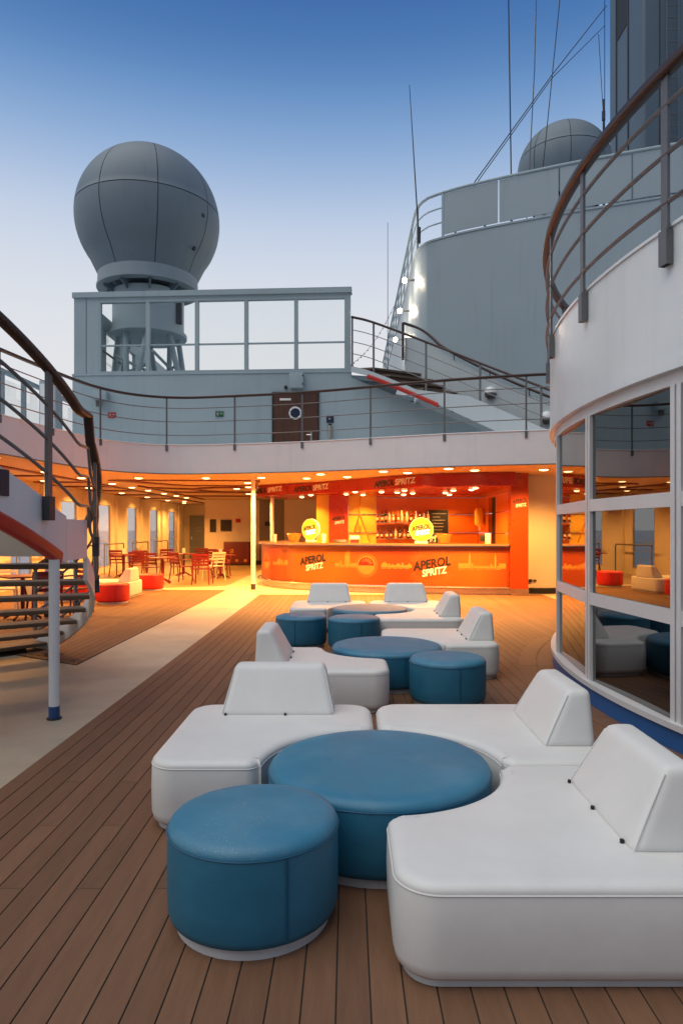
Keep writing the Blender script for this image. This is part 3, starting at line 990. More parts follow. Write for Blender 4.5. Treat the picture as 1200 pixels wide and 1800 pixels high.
# ------------------------------------------------------------------ hall walls and windows
LX = -8.6
lw = thing('window_wall', 'cream wall of tall windows along the left side of the hall', 'wall', (LX, 24, 0))
wins = [(11.25 + 3.1 * k, 12.47 + 3.1 * k) for k in range(8)]      # Y spans of the windows
edges = [9.0] + [v for w in wins for v in w] + [36.0]
for i in range(0, len(edges), 2):
    a, b = edges[i], edges[i + 1]
    MB().span(LX - 0.09, LX, a, b, -0.008, 2.84).build('pier', 'wall_cream', lw)
    if b - a > 1:
        MB().span(LX + 0.001, LX + 0.10, a + 0.45, b - 0.45, -0.008, 2.80).build('pilaster', 'wall_cream', lw)
for a, b in wins:
    MB().span(LX - 0.085, LX - 0.005, a, b, 2.42, 2.84).build('lintel', 'wall_cream', lw)
    MB().span(LX - 0.085, LX - 0.005, a, b, -0.008, 0.20).build('sill', 'wall_cream', lw)
    f_ = MB()
    x0_, x1_ = LX - 0.045, LX - 0.004
    f_.span(x0_, x1_, a, a + 0.035, 0.2, 2.42); f_.span(x0_, x1_, b - 0.035, b, 0.2, 2.42)
    f_.span(x0_, x1_, a + 0.035, b - 0.035, 0.2, 0.235); f_.span(x0_, x1_, a + 0.035, b - 0.035, 2.385, 2.42)
    fr = f_.build('window_frame', 'trim_ring', lw)
    MB().span(LX - 0.03, LX - 0.02, a + 0.035, b - 0.035, 0.235, 2.385).build('pane', 'hall_glass', fr)
for k, (a, b) in enumerate(wins[1:7]):
    g = thing('window_rail', f'{ORD[k]} grey grab rail from the stair along the hall windows', 'rail', (LX + 0.3, a, 0), 'grab rails before the hall windows')
    MB().tube([(LX + 0.3, a - 0.3, 1.02), (LX + 0.3, b + 0.5, 1.02), (LX + 0.3, b + 0.54, 0.96), (LX + 0.3, b + 0.54, 0.0)], 0.025, 8).build('rail', 'rail_steel', g)
    MB().cyl((LX + 0.3, a - 0.28, 0), (LX + 0.3, a - 0.28, 1.02), 0.018, 8).build('upright', 'rail_steel', g)
# railing outside those windows along the ship's side
base = [Vector((-9.25, 8 + k, -0.008)) for k in range(30)]
railing('ship_side_railing', 'thin white railing outside the hall windows above the sea', 'railing', base, 1.1, (0.25, 0.5, 0.8), [0.5 + 1.8 * k for k in range(16)], post_mat='white_paint', hand_mat='white_paint', drop=0, bracket=None, hand=(0.05, 0.04))

bw_ = thing('hall_back_wall', 'cream rear wall of the hall behind the red chairs', 'wall', (-5, 30, 0))
MB().span(-6.25, -3.85, 30.0, 30.2, -0.008, 2.84).build('panel', 'wall_cream', bw_)
MB().span(-6.25, -6.05, 30.2, 36, -0.008, 2.84).build('return_panel', 'wall_cream', bw_)
MB().span(LX, -6.05, 36.0, 36.2, -0.008, 2.84).build('recess_panel', 'wall_cream', bw_)
MB().span(-3.849, -2.75, 29.95, 30.2, -0.008, 2.84).build('grey_panel', 'wall_grey', bw_)
MB().span(-2.749, -0.8, 29.9, 30.2, -0.008, 2.84).build('panel', 'wall_cream', bw_)
MB().span(-6.04, -0.82, 29.86, 29.94, -0.004, 0.17).build('skirting', 'skirting', bw_)
d_ = thing('hall_door', 'grey door at the far end of the hall window wall', 'door', (-7.9, 35.9, 0))
MB().span(-8.28, -7.55, 35.93, 35.99, 0.0, 2.26).build('leaf', 'door_grey', d_)
MB().span(-8.2, -8.13, 35.9, 35.93, 1.0, 1.15).build('lock', 'steel', d_)
MB().box((-7.78, 35.925, 1.62), (0.22, 0.01, 0.07)).build('plate', 'chalk', d_)
MB().box((-7.78, 35.925, 1.45), (0.3, 0.01, 0.06)).build('plate', 'chalk', d_)
def wall_frame(x0, x1, z0, z1, y, label, inner='board_black', cat='picture'):
    t = thing('wall_picture', label, cat, ((x0 + x1) / 2, y, z0))
    MB().span(x0, x1, y - 0.04, y - 0.001, z0, z1).build('frame', 'picture_frame', t)
    MB().span(x0 + 0.05, x1 - 0.05, y - 0.046, y - 0.041, z0 + 0.05, z1 - 0.05).build('picture', inner, t)
wall_frame(-6.02, -5.75, 1.42, 1.98, 30.0, 'narrow dark framed notice on the rear hall wall')
wall_frame(-5.55, -5.07, 1.46, 1.95, 30.0, 'wide dark framed notice on the rear hall wall')
t = tag(MB().box((-4.78, 29.985, 1.92), (0.22, 0.02, 0.17)).build('wall_sign', 'sign_red'), 'small red sign on the rear hall wall', 'sign')
t = tag(MB().box((-4.08, 29.985, 1.90), (0.16, 0.02, 0.16)).build('wall_sign', 'navy_sign'), 'small dark sign left of the grey wall panel', 'sign')
t = tag(MB().box((-3.45, 29.93, 1.78), (0.3, 0.02, 0.18)).build('wall_sign', 'navy_sign'), 'black plate on the grey wall panel by the bar', 'sign')
c_ = thing('low_cabinet', 'dark red low cabinet against the rear hall wall', 'cabinet', (-4.7, 29.5, 0))
MB().span(-5.3, -4.2, 29.3, 29.84, 0.06, 1.0).build('carcass', 'cabinet_red', c_, bevel=0.01)
MB().span(-5.26, -4.24, 29.34, 29.84, -0.008, 0.06).build('plinth', 'skirting', c_)
MB().box((-4.95, 29.295, 0.6), (0.16, 0.008, 0.18)).build('badge', 'gold', c_)
for k in range(3): MB().box((-5.1 + 0.37 * k, 29.296, 0.2), (0.12, 0.008, 0.1)).build('badge', 'gold', c_)

# slim columns in the hall
def column(x, y, label, z1=2.84):
    r_ = thing('hall_column', label, 'column', (x, y, 0))
    MB().cyl((x, y, 0.14), (x, y, z1), 0.058, 20).build('shaft', 'white_paint', r_)
    MB().cyl((x, y, -0.008), (x, y, 0.14), 0.060, 20).build('foot', 'bracket_dark', r_)
column(-2.42, 17.6, 'slim white column with black foot, left of the bar counter')
column(-2.35, 21.4, 'slim white column behind the left end of the bar counter')
column(-5.3, 12.1, 'slim white column behind the curved stair railing')

# ------------------------------------------------------------------ bar
bar = thing('bar_counter', 'long curved orange bar counter with printed front and steel foot rail', 'bar counter', (0.6, 17, 0))
CP = Path(catmull([(-1.9, 21.2, 0), (-2.36, 20.5, 0), (-2.47, 19.75, 0), (-2.28, 18.9, 0), (-1.75, 18.05, 0), (-1.06, 17.42, 0), (0.65, 16.66, 0), (2.3, 16.25, 0), (3.79, 16.02, 0)], 8))
def cz(q, z, off=0.0):
    p = CP.at(q) + CP.nor(q) * off
    return Vector((p.x, p.y, z))
def cshell(d0, d1, z0, z1, n=60, a=0.0, b=None):
    b = CP.L if b is None else b
    rr = []
    for k in range(n + 1):
        q = a + (b - a) * k / n
        rr.append([cz(q, z0, d0), cz(q, z0, d1), cz(q, z1, d1), cz(q, z1, d0)])
    return MB().rings(rr, True, True, True)
if CP.nor(3.0).y > 0: SGN = -1
else: SGN = 1
fp = cshell(-0.1 * SGN, 0.0, 0.19, 1.14).build('front_panel', 'bar_print', bar)
uvl = fp.data.uv_layers.new(name='UVMap')
def s_near(p):
    best = min(range(0, 241), key=lambda k: (CP.at(CP.L * k / 240).xy - Vector((p.x, p.y))).length)
    return best / 240
cache = {v.index: s_near(v.co) for v in fp.data.vertices}
for lp_ in fp.data.loops:
    uvl.data[lp_.index].uv = (cache[lp_.vertex_index], fp.data.vertices[lp_.vertex_index].co.z)
cshell(-0.5 * SGN, 0.10 * SGN, 1.16, 1.20).build('counter_top', 'counter_top', bar)
cshell(-0.02 * SGN, 0.105 * SGN, 1.135, 1.159).build('counter_edge', 'steel', bar)
cshell(-0.1 * SGN, -0.03 * SGN, -0.008, 0.165).build('plinth', 'steel', bar)
MB().tube([cz(CP.L * k / 60, 0.17, 0.09 * SGN) for k in range(61)], 0.03, 8).build('foot_rail', 'steel', bar)
cshell(-0.02 * SGN, 0.012 * SGN, 0.166, 0.189).build('panel_edge', 'steel', bar)
# arc position of a point on the counter with a given x on the front side
def q_of_x(x):
    qs = [CP.L * k / 600 for k in range(150, 601)]
    return min(qs, key=lambda q: abs(CP.at(q).x - x))
def on_front(q, z0):
    def f_(u, v, w):
        return cz(q + u, z0 + v, (0.002 + w) * SGN)
    return f_
qA = q_of_x(-0.88); qB = q_of_x(2.0)
lettering('APEROL', 0.255, on_front(qA, 0.77), 'ink_black', bar, rot=R(10), bold=0.008, xs=0.82)
lettering('SPRITZ', 0.20, on_front(qA + 0.05, 0.59), 'ink_white', bar, rot=R(10), bold=0.006, xs=0.82)
lettering('APEROL', 0.29, on_front(qB, 0.715), 'ink_black', bar, rot=R(10), bold=0.009, xs=0.85)
lettering('SPRITZ', 0.225, on_front(qB + 0.06, 0.525), 'ink_white', bar, rot=R(10), bold=0.007, xs=0.85)
# thin rays round the right lettering
ry = MB()
fn = on_front(qB, 0.63)
for k in range(46):
    a = 2 * pi * k / 46
    r0, r1 = 0.36, 0.36 + (0.16 if k % 2 else 0.11)
    if abs(math.sin(a)) < 0.35: continue
    w = 0.0035
    c, s = math.cos(a), math.sin(a)
    r0s = 0.30
    pts = [(r0 * c * 1.15 - w * s, r0s * s + w * c), (r1 * c * 1.15 - w * s, r1 * s + w * c), (r1 * c * 1.15 + w * s, r1 * s - w * c), (r0 * c * 1.15 + w * s, r0s * s - w * c)]
    ry.add([fn(u, v, 0.001) for u, v in pts], [[0, 1, 2, 3]])
ry.build('ray_print', 'ink_pale', bar)
# skyline silhouettes
def skyline(qc, half, seed, z0=0.62):
    rnd = random.Random(seed)
    mb = MB()
    f_ = on_front(qc, z0)
    u = -half
    while u < half:
        w = rnd.choice((0.05, 0.08, 0.12, 0.16))
        h = rnd.choice((0.04, 0.06, 0.09, 0.12))
        tower = rnd.random() < 0.16
        if tower: w, h = 0.045, 0.26 + 0.08 * rnd.random()
        pts = [(u, 0), (u + w, 0), (u + w, h), (u, h)]
        mb.add([f_(a, b, 0.001) for a, b in pts], [[0, 1, 2, 3]])
        if tower or rnd.random() < 0.4:
            pts = [(u + 0.1 * w, h), (u + 0.9 * w, h), (u + w / 2, h + (0.10 if tower else 0.05))]
            mb.add([f_(a, b, 0.001) for a, b in pts], [[0, 1, 2]])
        u += w + rnd.choice((0, 0, 0.01))
    for k in range(5):
        a0 = -half + 2 * half * k / 5
        mb.add([f_(a, b, 0.001) for a, b in ((a0, -0.03), (a0 + 0.3 * half, -0.03), (a0 + 0.3 * half, -0.012), (a0, -0.012))], [[0, 1, 2, 3]])
    return mb.build('skyline_print', 'ink_pale', bar)
skyline(q_of_x(-1.78), 0.36, 3)
skyline(q_of_x(0.02), 0.35, 5)
skyline(q_of_x(1.18), 0.36, 9)
skyline(q_of_x(3.15), 0.52, 11)
def emblem(qc, r):
    f_ = on_front(qc, 0.66)
    def disc(rad, a0, a1, lift, mat, name, ys=1.0, n=28, y_=0.0):
        pts = [(0, 0)] + [(rad * math.cos(a0 + (a1 - a0) * k / n), y_ + ys * rad * math.sin(a0 + (a1 - a0) * k / n)) for k in range(n + 1)]
        MB().add([f_(a, b, lift) for a, b in pts], [[0, k, k + 1] for k in range(1, n + 1)]).build(name, mat, bar)
    disc(r * 1.5, 0, 2 * pi, 0.0004, 'ink_glow', 'emblem_glow')
    disc(r * 1.15, 0, pi, 0.0016, 'ink_pale', 'emblem_ring')
    disc(r, 0, pi, 0.0030, 'ink_dome', 'emblem_dome')
    disc(r * 1.1, pi, 2 * pi, 0.0016, 'ink_pale', 'emblem_glass', 1.0)
    for k in range(7):
        a = pi * (0.12 + 0.76 * k / 6)
        pts = [(0.35 * r * math.cos(a), 0.3 * r * math.sin(a) + 0.05 * r), (0.8 * r * math.cos(a) + 0.02, 0.8 * r * math.sin(a)), (0.8 * r * math.cos(a) - 0.02, 0.8 * r * math.sin(a) + 0.02)]
        MB().add([f_(u, v, 0.0042) for u, v in pts], [[0, 1, 2]]).build('emblem_facet', 'ink_pale', bar)
emblem(q_of_x(-2.2), 0.17)
emblem(q_of_x(0.47), 0.20)

# header above the counter
head = thing('bar_canopy', 'curved red header board with lettering over the bar', 'canopy', (0.6, 17, 2.5))
HP = Path(catmull([(-2.0, 22.2, 0), (-2.5, 21.5, 0), (-2.68, 20.7, 0), (-2.45, 20.0, 0), (-0.63, 18.55, 0), (1.23, 16.45, 0), (2.4, 15.75, 0), (3.78, 15.38, 0)], 8))
SH_ = 1 if HP.nor(4.0).y < 0 else -1
def hz(q, z, off=0.0):
    p = HP.at(q) + HP.nor(q) * off * SH_
    return Vector((p.x, p.y, z))
rr = []
for k in range(71):
    q = HP.L * k / 70
    rr.append([hz(q, 2.53, -0.08), hz(q, 2.53, 0), hz(q, 2.835, 0), hz(q, 2.835, -0.08)])
MB().rings(rr, True, True, True).build('fascia', 'bar_red', head)
sof = [(hz(HP.L * k / 40, 0, -0.08).x, hz(HP.L * k / 40, 0, -0.08).y) for k in range(41)]
MB().prism(sof + [(3.78, 20.0), (-0.9, 22.2)], 2.545, 2.56).build('soffit', 'bar_red', head)
def on_head(q, z0):
    def f_(u, v, w):
        return hz(q + u, z0 + v, 0.002 + w)
    return f_
def hq(x):
    return min([HP.L * k / 600 for k in range(120, 601)], key=lambda q: abs(HP.at(q).x - x))
for x_, s_ in ((-2.35, 0.19), (-0.98, 0.20), (1.13, 0.20)):
    q = hq(x_)
    lettering('APEROL', s_, on_head(q - 0.33, 2.665), 'ink_black', head, rot=R(3), bold=0.006, xs=0.95, shear=0.15)
    lettering('SPRITZ', s_, on_head(q + 0.33, 2.69), 'ink_white', head, rot=R(3), bold=0.006, xs=0.95, shear=0.15)
# soffit spots of the bar
bl = thing('bar_spot', 'small round spot lamp in the red bar soffit', 'spot lamp', (0, 0, 0), 'spot lamps in the bar soffit')
MB().lathe([(0.07, 0.0), (0.07, -0.016), (0.10, -0.016), (0.108, 0.0)], n=18, cap0=False, cap1=False).build('trim_ring', 'trim_ring', bl)
MB().lathe([(0.071, -0.006), (0.071, -0.018), (0.058, -0.036), (0.03, -0.044), (0.001, -0.046)], n=18, cap0=False, cap1=False).build('lens', 'lamp_glow', bl, 60)
lamp_light(bl, (0, 0, -0.06), 150, (1.0, 0.50, 0.13), 130, 0.05)
SL = [(-1.04, 19.56), (-1.38, 20.8), (-0.45, 21.0), (-0.03, 19.08), (0.21, 17.95), (0.9, 17.95), (1.33, 18.19), (1.44, 17.2), (1.78, 18.6), (2.64, 18.4), (2.67, 17.2), (3.07, 16.9), (3.04, 16.2), (1.6, 19.4), (2.9, 19.4), (0.45, 19.5)]
for i, (x, y) in enumerate(SL):
    lb = f'{ORD[sorted(SL).index((x, y))]} small round spot lamp from the left in the red bar soffit'
    if i == 0:
        bl.location = (x, y, 2.544); bl['label'] = lb
    else: dup(bl, (x, y, 2.544), 0, lb)

pil = thing('bar_pillar', 'flat orange pillar at the right end of the bar', 'pillar', (4.0, 16, 0))
MB().span(3.80, 4.20, 15.85, 16.15, 0.16, 2.84).build('shaft', 'bar_deep', pil)
MB().span(3.79, 4.21, 15.84, 16.16, -0.008, 0.159).build('plinth', 'steel', pil)
fl = lambda x0, y0, z0: (lambda u, v, w: Vector((x0 + u, y0 - w, z0 + v)))
lettering('APEROL', 0.13, fl(4.0, 15.849, 2.20), 'ink_black', pil, rot=R(8), bold=0.003, xs=0.75)
lettering('SPRITZ', 0.10, fl(4.02, 15.849, 2.10), 'ink_white', pil, rot=R(8), bold=0.003, xs=0.8)
rw = thing('hall_side_wall', 'plain cream wall right of the orange bar pillar', 'wall', (6, 16.5, 0))
MB().span(4.21, 9.5, 16.45, 16.65, 0.13, 2.84).build('panel', 'wall_cream', rw)
MB().span(4.21, 9.5, 16.43, 16.66, -0.008, 0.129).build('skirting', 'skirting', rw)
so_ = thing('wall_socket', 'small black socket low on the cream wall', 'socket', (4.45, 16.44, 0.3))
MB().box((4.40, 16.43, 0.31), (0.09, 0.035, 0.06)).build('plate', 'clip_black', so_, bevel=0.004)
MB().cyl((4.47, 16.43, 0.31), (4.54, 16.43, 0.31), 0.022, 10).build('plug', 'clip_black', so_)

# back of the bar
bb = thing('back_bar_wall', 'orange panelled wall with shelves behind the bar counter', 'wall', (1.8, 20, 0))
for x0, x1, mt in ((-0.90, -0.535, 'bar_yellow'), (-0.53, 0.03, 'bar_deep'), (0.035, 0.85, 'bar_yellow')):
    MB().span(x0, x1, 19.98 if mt == 'bar_deep' else 20.05, 20.25, -0.008, 2.84).build('panel', mt, bb)
for i, (z0, z1) in enumerate(((-0.008, 1.43), (1.45, 1.97), (1.99, 2.46), (2.48, 2.84))):
    MB().span(0.86, 3.84, 20.05, 20.25, z0, z1).build('panel', 'bar_orange', bb)
    MB().span(3.85, 4.0, 16.16, 17.75, z0, z1).build('side_panel', 'bar_orange', bb)
    MB().span(3.85, 4.0, 18.65, 20.25, z0, z1).build('side_panel', 'bar_orange', bb)
MB().span(3.95, 4.1, 17.75, 18.65, 0, 2.4).build('doorway', 'black_void', bb)
MB().span(3.85, 4.0, 17.75, 18.65, 2.401, 2.84).build('side_panel', 'bar_orange', bb)
for z in (1.44, 1.98):
    MB().span(0.05, 3.83, 20.02, 20.052, z - 0.008, z + 0.008).build('steel_strip', 'steel', bb)
for z in (1.28, 1.75):
    MB().span(0.80, 2.55, 19.72, 20.0, z - 0.02, z).build('shelf', 'steel', bb)
fz = fl(-0.25, 19.979, 1.80)
lettering('APEROL', 0.14, fl(-0.25, 19.978, 1.86), 'ink_black', bb, rot=R(8), bold=0.003, xs=0.8)
lettering('SPRITZ', 0.11, fl(-0.23, 19.978, 1.74), 'ink_white', bb, rot=R(8), bold=0.003, xs=0.8)

# bottles
def bottle(mat, h, r, label, grp):
    b_ = thing('bottle', label, 'bottle', (0, 0, 0), grp)
    MB().lathe([(r * .95, 0.0), (r, 0.01), (r, h * .58), (r * .85, h * .66), (r * .36, h * .76), (r * .33, h * .95)], n=12).build('body', mat, b_, 50)
    MB().lathe([(r * .38, h * .95), (r * .38, h)], n=10).build('cap', 'clip_black', b_)
    MB().lathe([(r * 1.01, h * .2), (r * 1.01, h * .45)], n=12, cap0=False, cap1=False).build('label_band', 'label_paper', b_)
    return b_
kinds = [('glass_orange', .31, .042, 'orange'), ('glass_brown', .30, .040, 'brown'), ('glass_clear', .33, .038, 'clear'), ('glass_dark', .34, .036, 'dark')]
for shelf, z in (('upper', 1.75), ('lower', 1.28)):
    protos = [None] * 4
    rnd = random.Random(4 if shelf == 'upper' else 8)
    x = 0.88; nb_ = 0
    while x < 2.45:
        k = rnd.randrange(4)
        mt, h, r, nm = kinds[k]
        lb = f'{nm} glass bottle, {ORD[nb_]} from the left on the {shelf} bar shelf'; nb_ += 1
        y = 19.82 + rnd.uniform(-.05, .08)
        if protos[k] is None:
            protos[k] = bottle(mt, h, r, lb, f'{nm} bottles on the {shelf} bar shelf')
            protos[k].location = (x, y, z)
        else:
            c_ = dup(protos[k], (x, y, z), rnd.uniform(0, 3), lb)
            s_ = rnd.uniform(.85, 1.12); c_.scale = (1, 1, s_)
        x += rnd.uniform(.10, .15)
# round glowing signs on the counter
def round_sign(c, ang, r, label):
    t = thing('round_sign', label, 'sign', (c[0], c[1], 1.2))
    n = Vector((math.sin(ang), -math.cos(ang), 0)); u = Vector((math.cos(ang), math.sin(ang), 0)); up = Vector((0, 0, 1))
    C_ = Vector((c[0], c[1], 1.2 + 0.05 + r))
    def face(rad, d, k=40): return [C_ + u * (rad * math.cos(2 * pi * i / k)) + up * (rad * math.sin(2 * pi * i / k)) + n * d for i in range(k)]
    MB().rings([face(r, -0.06), face(r * 1.03, -0.05), face(r * 1.03, 0.045), face(r * 0.99, 0.05)]).build('drum', 'paper_white', t)
    MB().rings([face(r * 0.985, 0.05), face(r * 0.97, 0.056)]).build('lit_face', 'sign_lit', t)
    MB().rings([[p + (C_ - p) * 0 - up * 0.02 for p in face(r * 0.55, 0.0565)], [p - up * 0.02 for p in face(r * 0.53, 0.0575)]]).build('lit_core', 'sign_lit_core', t)
    pl = lambda a, b, w: C_ + u * a + up * b + n * (0.0585 + w)
    lettering('APEROL', r * 0.56, lambda a, b, w: pl(a - 0.01, b + r * 0.16, w), 'ink_black', t, rot=R(9), bold=0.005, xs=0.78)
    lettering('SPRITZ', r * 0.50, lambda a, b, w: pl(a + 0.02, b - r * 0.26, w), 'sign_white', t, rot=R(9), bold=0.006, xs=0.78)
    MB().box((c[0], c[1], 1.2 + 0.03), (r * 1.1, 0.10, 0.06), ang).build('foot', 'paper_white', t, bevel=0.01)
    return t
round_sign((1.80, 16.62), R(-4), 0.285, 'round yellow glowing sign on the right part of the bar counter')
round_sign((-0.98, 18.55), R(-38), 0.285, 'round yellow glowing sign on the left part of the bar counter')
# bowls of oranges
def bowl(c, label):
    t = thing('glass_bowl', label, 'bowl', (c[0], c[1], 1.2))
    MB().lathe([(0.10, 0.0), (0.12, 0.01), (0.20, 0.22), (0.195, 0.225), (0.11, 0.03), (0.0, 0.025)], (c[0], c[1], 1.2), 20, cap1=False).build('bowl', 'glass_orange', t)
    rnd = random.Random(3)
    for k in range(9):
        a = rnd.uniform(0, 6.28); q = rnd.uniform(0.02, 0.11)
        MB().lathe([(0.0001, -0.04), (0.028, -0.028), (0.04, 0), (0.028, 0.028), (0.0001, 0.04)], (c[0] + q * math.cos(a), c[1] + q * math.sin(a), 1.2 + rnd.uniform(.1, .22)), 10).build('fruit', 'bar_orange', t)
bowl((2.35, 16.55), 'orange glass bowl right of the round sign on the counter')
bowl((-1.45, 18.75), 'orange glass bowl left of the round sign on the counter')
# blackboard, easel, dispensers, till
t = thing('blackboard', 'black chalk board on the orange wall behind the bar', 'blackboard', (2.65, 20.03, 1.38))
MB().span(2.32, 2.98, 20.015, 20.045, 1.30, 2.13).build('frame', 'gold', t)
MB().span(2.345, 2.955, 20.008, 20.014, 1.325, 2.105).build('board', 'board_black', t)
rnd = random.Random(2)
for k in range(7):
    w = rnd.uniform(.2, .42)
    MB().box((2.65 + rnd.uniform(-.05, .05), 20.005, 2.0 - 0.095 * k), (w, 0.003, 0.018)).build('chalk_line', 'chalk', t)
t = thing('animal_card', 'black card with a pale four-legged animal picture on the counter', 'card', (2.08, 16.62, 1.2))
MB().box((2.08, 16.66, 1.32), (0.26, 0.015, 0.24), 0, R(-8)).build('card', 'board_black', t)
an = MB()
for (x0, x1, z0, z1) in ((-.07, .07, .12, .17), (-.07, -.045, .04, .12), (.045, .07, .04, .12), (.05, .10, .15, .20), (-.09, -.06, .13, .20), (-.03, -.01, .06, .12)):
    an.span(2.08 + x0, 2.08 + x1, 16.625, 16.632, 1.2 + z0, 1.2 + z1)
an.build('print', 'label_paper', t)
t = thing('easel', 'golden folding easel standing before the yellow bar panel', 'easel', (0.36, 19.3, 1.2))
MB().cyl((0.36, 19.85, 1.98), (0.10, 19.75, 1.15), 0.022, 8).build('leg', 'gold', t)
MB().cyl((0.36, 19.85, 1.98), (0.66, 19.75, 1.15), 0.022, 8).build('leg', 'gold', t)
MB().cyl((0.36, 19.87, 1.9), (0.38, 19.9, 2.5), 0.012, 8).build('cord', 'gold', t)
t = thing('paper_dispenser', 'pale dispenser fixed on the orange side wall of the bar', 'dispenser', (3.8, 19.1, 1.7))
MB().lathe([(0.06, 0), (0.14, 0.06), (0.145, 0.45), (0.10, 0.52)], (3.72, 19.2, 1.62), 16).build('body', 'bar_yellow', t)
MB().cyl((3.72, 19.2, 1.52), (3.72, 19.2, 1.62), 0.03, 8).build('nozzle', 'paper_white', t)
t = thing('card_terminal', 'white till with small dark screen at the right end of the counter', 'till', (3.35, 16.5, 1.2))
MB().box((3.40, 16.55, 1.32), (0.13, 0.12, 0.24)).build('body', 'paper_white', t, bevel=0.01)
MB().box((3.27, 16.53, 1.33), (0.12, 0.05, 0.15)).build('screen', 'board_black', t, bevel=0.008)
t = thing('laptop', 'flat dark tablet lying on the middle of the counter', 'tablet', (-0.2, 17.5, 1.2))
MB().box((-0.18, 17.62, 1.235), (0.36, 0.26, 0.025), 0, R(14)).build('body', 'clip_black', t, bevel=0.006)
t = thing('paper_box', 'pale box with red base on the counter', 'box', (0.18, 17.4, 1.2))
MB().span(0.08, 0.30, 17.4, 17.6, 1.201, 1.29).build('base', 'sign_red', t)
MB().span(0.07, 0.31, 17.39, 17.61, 1.291, 1.38).build('lid', 'paper_white', t)
for (x_, y_, lb) in ((-2.05, 19.5, 'white candle at the left end of the counter'), (-0.62, 18.1, 'white paper cup right of the left round sign')):
    t = thing('candle' if x_ < -1 else 'paper_cup', lb, 'candle' if x_ < -1 else 'cup', (x_, y_, 1.2))
    MB().lathe([(0.035, 0), (0.04, 0.2)] if x_ < -1 else [(0.045, 0), (0.06, 0.22)], (x_, y_, 1.2), 14).build('body', 'paper_white', t)
    MB().lathe([(0.05, -0.0), (0.05, 0.012)], (x_, y_, 1.2), 14).build('saucer', 'paper_white', t)

# ------------------------------------------------------------------ chairs and tables in the hall
ch = thing('armchair', 'red slatted metal armchair', 'chair', (0, 0, 0), 'red armchairs in the hall')
def mk_chair(root, mt):
    MB().box((0, 0, 0.44), (0.46, 0.44, 0.025)).build('seat', mt, root, bevel=0.008)
    for sx in (-1, 1):
        MB().cyl((sx * .215, -.20, 0.43), (sx * .25, -.25, 0), 0.018, 8).build('leg', mt, root)
        MB().cyl((sx * .215, .20, 0.43), (sx * .24, .27, 0), 0.018, 8).build('leg', mt, root)
        MB().cyl((sx * .215, .20, 0.43), (sx * .22, .29, 0.86), 0.02, 8).build('back_post', mt, root)
        MB().tube([(sx * .235, -.22, 0.43), (sx * .275, -.20, 0.62), (sx * .28, -.14, 0.655), (sx * .275, .1, 0.66), (sx * .23, .26, 0.665)], 0.017, 6).build('arm', mt, root)
    for k in range(4):
        z = 0.56 + 0.09 * k
        MB().box((0, .222 + .085 * (z - .43) / .43, z), (0.44, 0.014, 0.058 if k < 3 else 0.07)).build('slat', mt, root, bevel=0.004)
mk_chair(ch, 'chair_red')
tb = thing('cafe_table', 'red pedestal table', 'table', (0, 0, 0), 'red pedestal tables in the hall')
MB().box((0, 0, 0.735), (0.72, 0.72, 0.03)).build('table_top', 'chair_red', tb, bevel=0.012)
MB().cyl((0, 0, 0.06), (0, 0, 0.72), 0.035, 12).build('pedestal', 'chair_red', tb)
for k in range(4):
    a = R(45 + 90 * k)
    MB().cyl((0, 0, 0.16), (0.32 * math.cos(a), 0.32 * math.sin(a), 0.015), 0.022, 8).build('foot', 'chair_red', tb)
TB = [(-7.15, 21.9, 'red pedestal table nearest the hall windows'), (-5.3, 19.6, 'red pedestal table just behind the white hall seat'), (-5.4, 22.6, 'red pedestal table in the middle of the hall chairs'),
      (-4.0, 21.6, 'red pedestal table beside the white armchair'), (-5.6, 11.8, 'red pedestal table seen through the stair treads'), (-4.9, 26.0, 'farthest red pedestal table before the cabinet')]
for i, (x, y, lb) in enumerate(TB):
    if i == 0: tb.location = (x, y, -0.008); tb['label'] = lb
    else: dup(tb, (x, y, -0.008 if y > 17.4 or x < -7.4 else 0.002), 0.2 * i, lb)
CHS = [(-7.55, 22.7, 170, 'red armchair at the left, nearest the windows', 'r'), (-6.85, 22.5, 200, 'red armchair right of the table by the windows', 'r'), (-5.75, 20.15, 175, 'red armchair behind the white seat with its back to the camera', 'r'),
       (-4.95, 20.4, 140, 'dark red armchair between two tables in the hall', 'r'), (-4.08, 19.25, 180, 'frontmost red armchair, its slatted back to the camera', 'r'), (-4.05, 20.75, 225, 'white armchair behind the frontmost red armchair', 'w'),
       (-4.15, 22.6, 20, 'red armchair right of the white armchair', 'r'), (-6.1, 23.4, 30, 'red armchair farthest back in the hall middle', 'r'), (-6.5, 21.2, 190, 'red armchair half hidden behind the red pouf', 'r'),
       (-4.8, 23.5, 350, 'red armchair at the far table, its back to the rear wall', 'r'), (-5.3, 25.2, 180, 'red armchair in the last row before the cabinet', 'r'),
       (-5.0, 11.3, 215, 'red armchair right of the table seen through the stair', 'r'), (-6.3, 11.4, 140, 'red armchair left of the table seen through the stair', 'r'), (-5.1, 12.7, 330, 'red armchair behind the table seen through the stair', 'r'),
       (-6.4, 12.7, 20, 'white armchair seen through the upper stair treads', 'w')]
for i, (x, y, a, lb, k) in enumerate(CHS):
    z = -0.008 if y > 17.4 else 0.002
    # local back is +y; angle 180 turns the back towards the camera
    if i == 0:
        ch.location = (x, y, z); ch.rotation_euler = (0, 0, R(a)); ch['label'] = lb
    else:
        dup(ch, (x, y, z), R(a), lb, 'red armchairs in the hall' if k == 'r' else 'white armchairs in the hall', None if k == 'r' else {'chair_red': 'chair_white'})
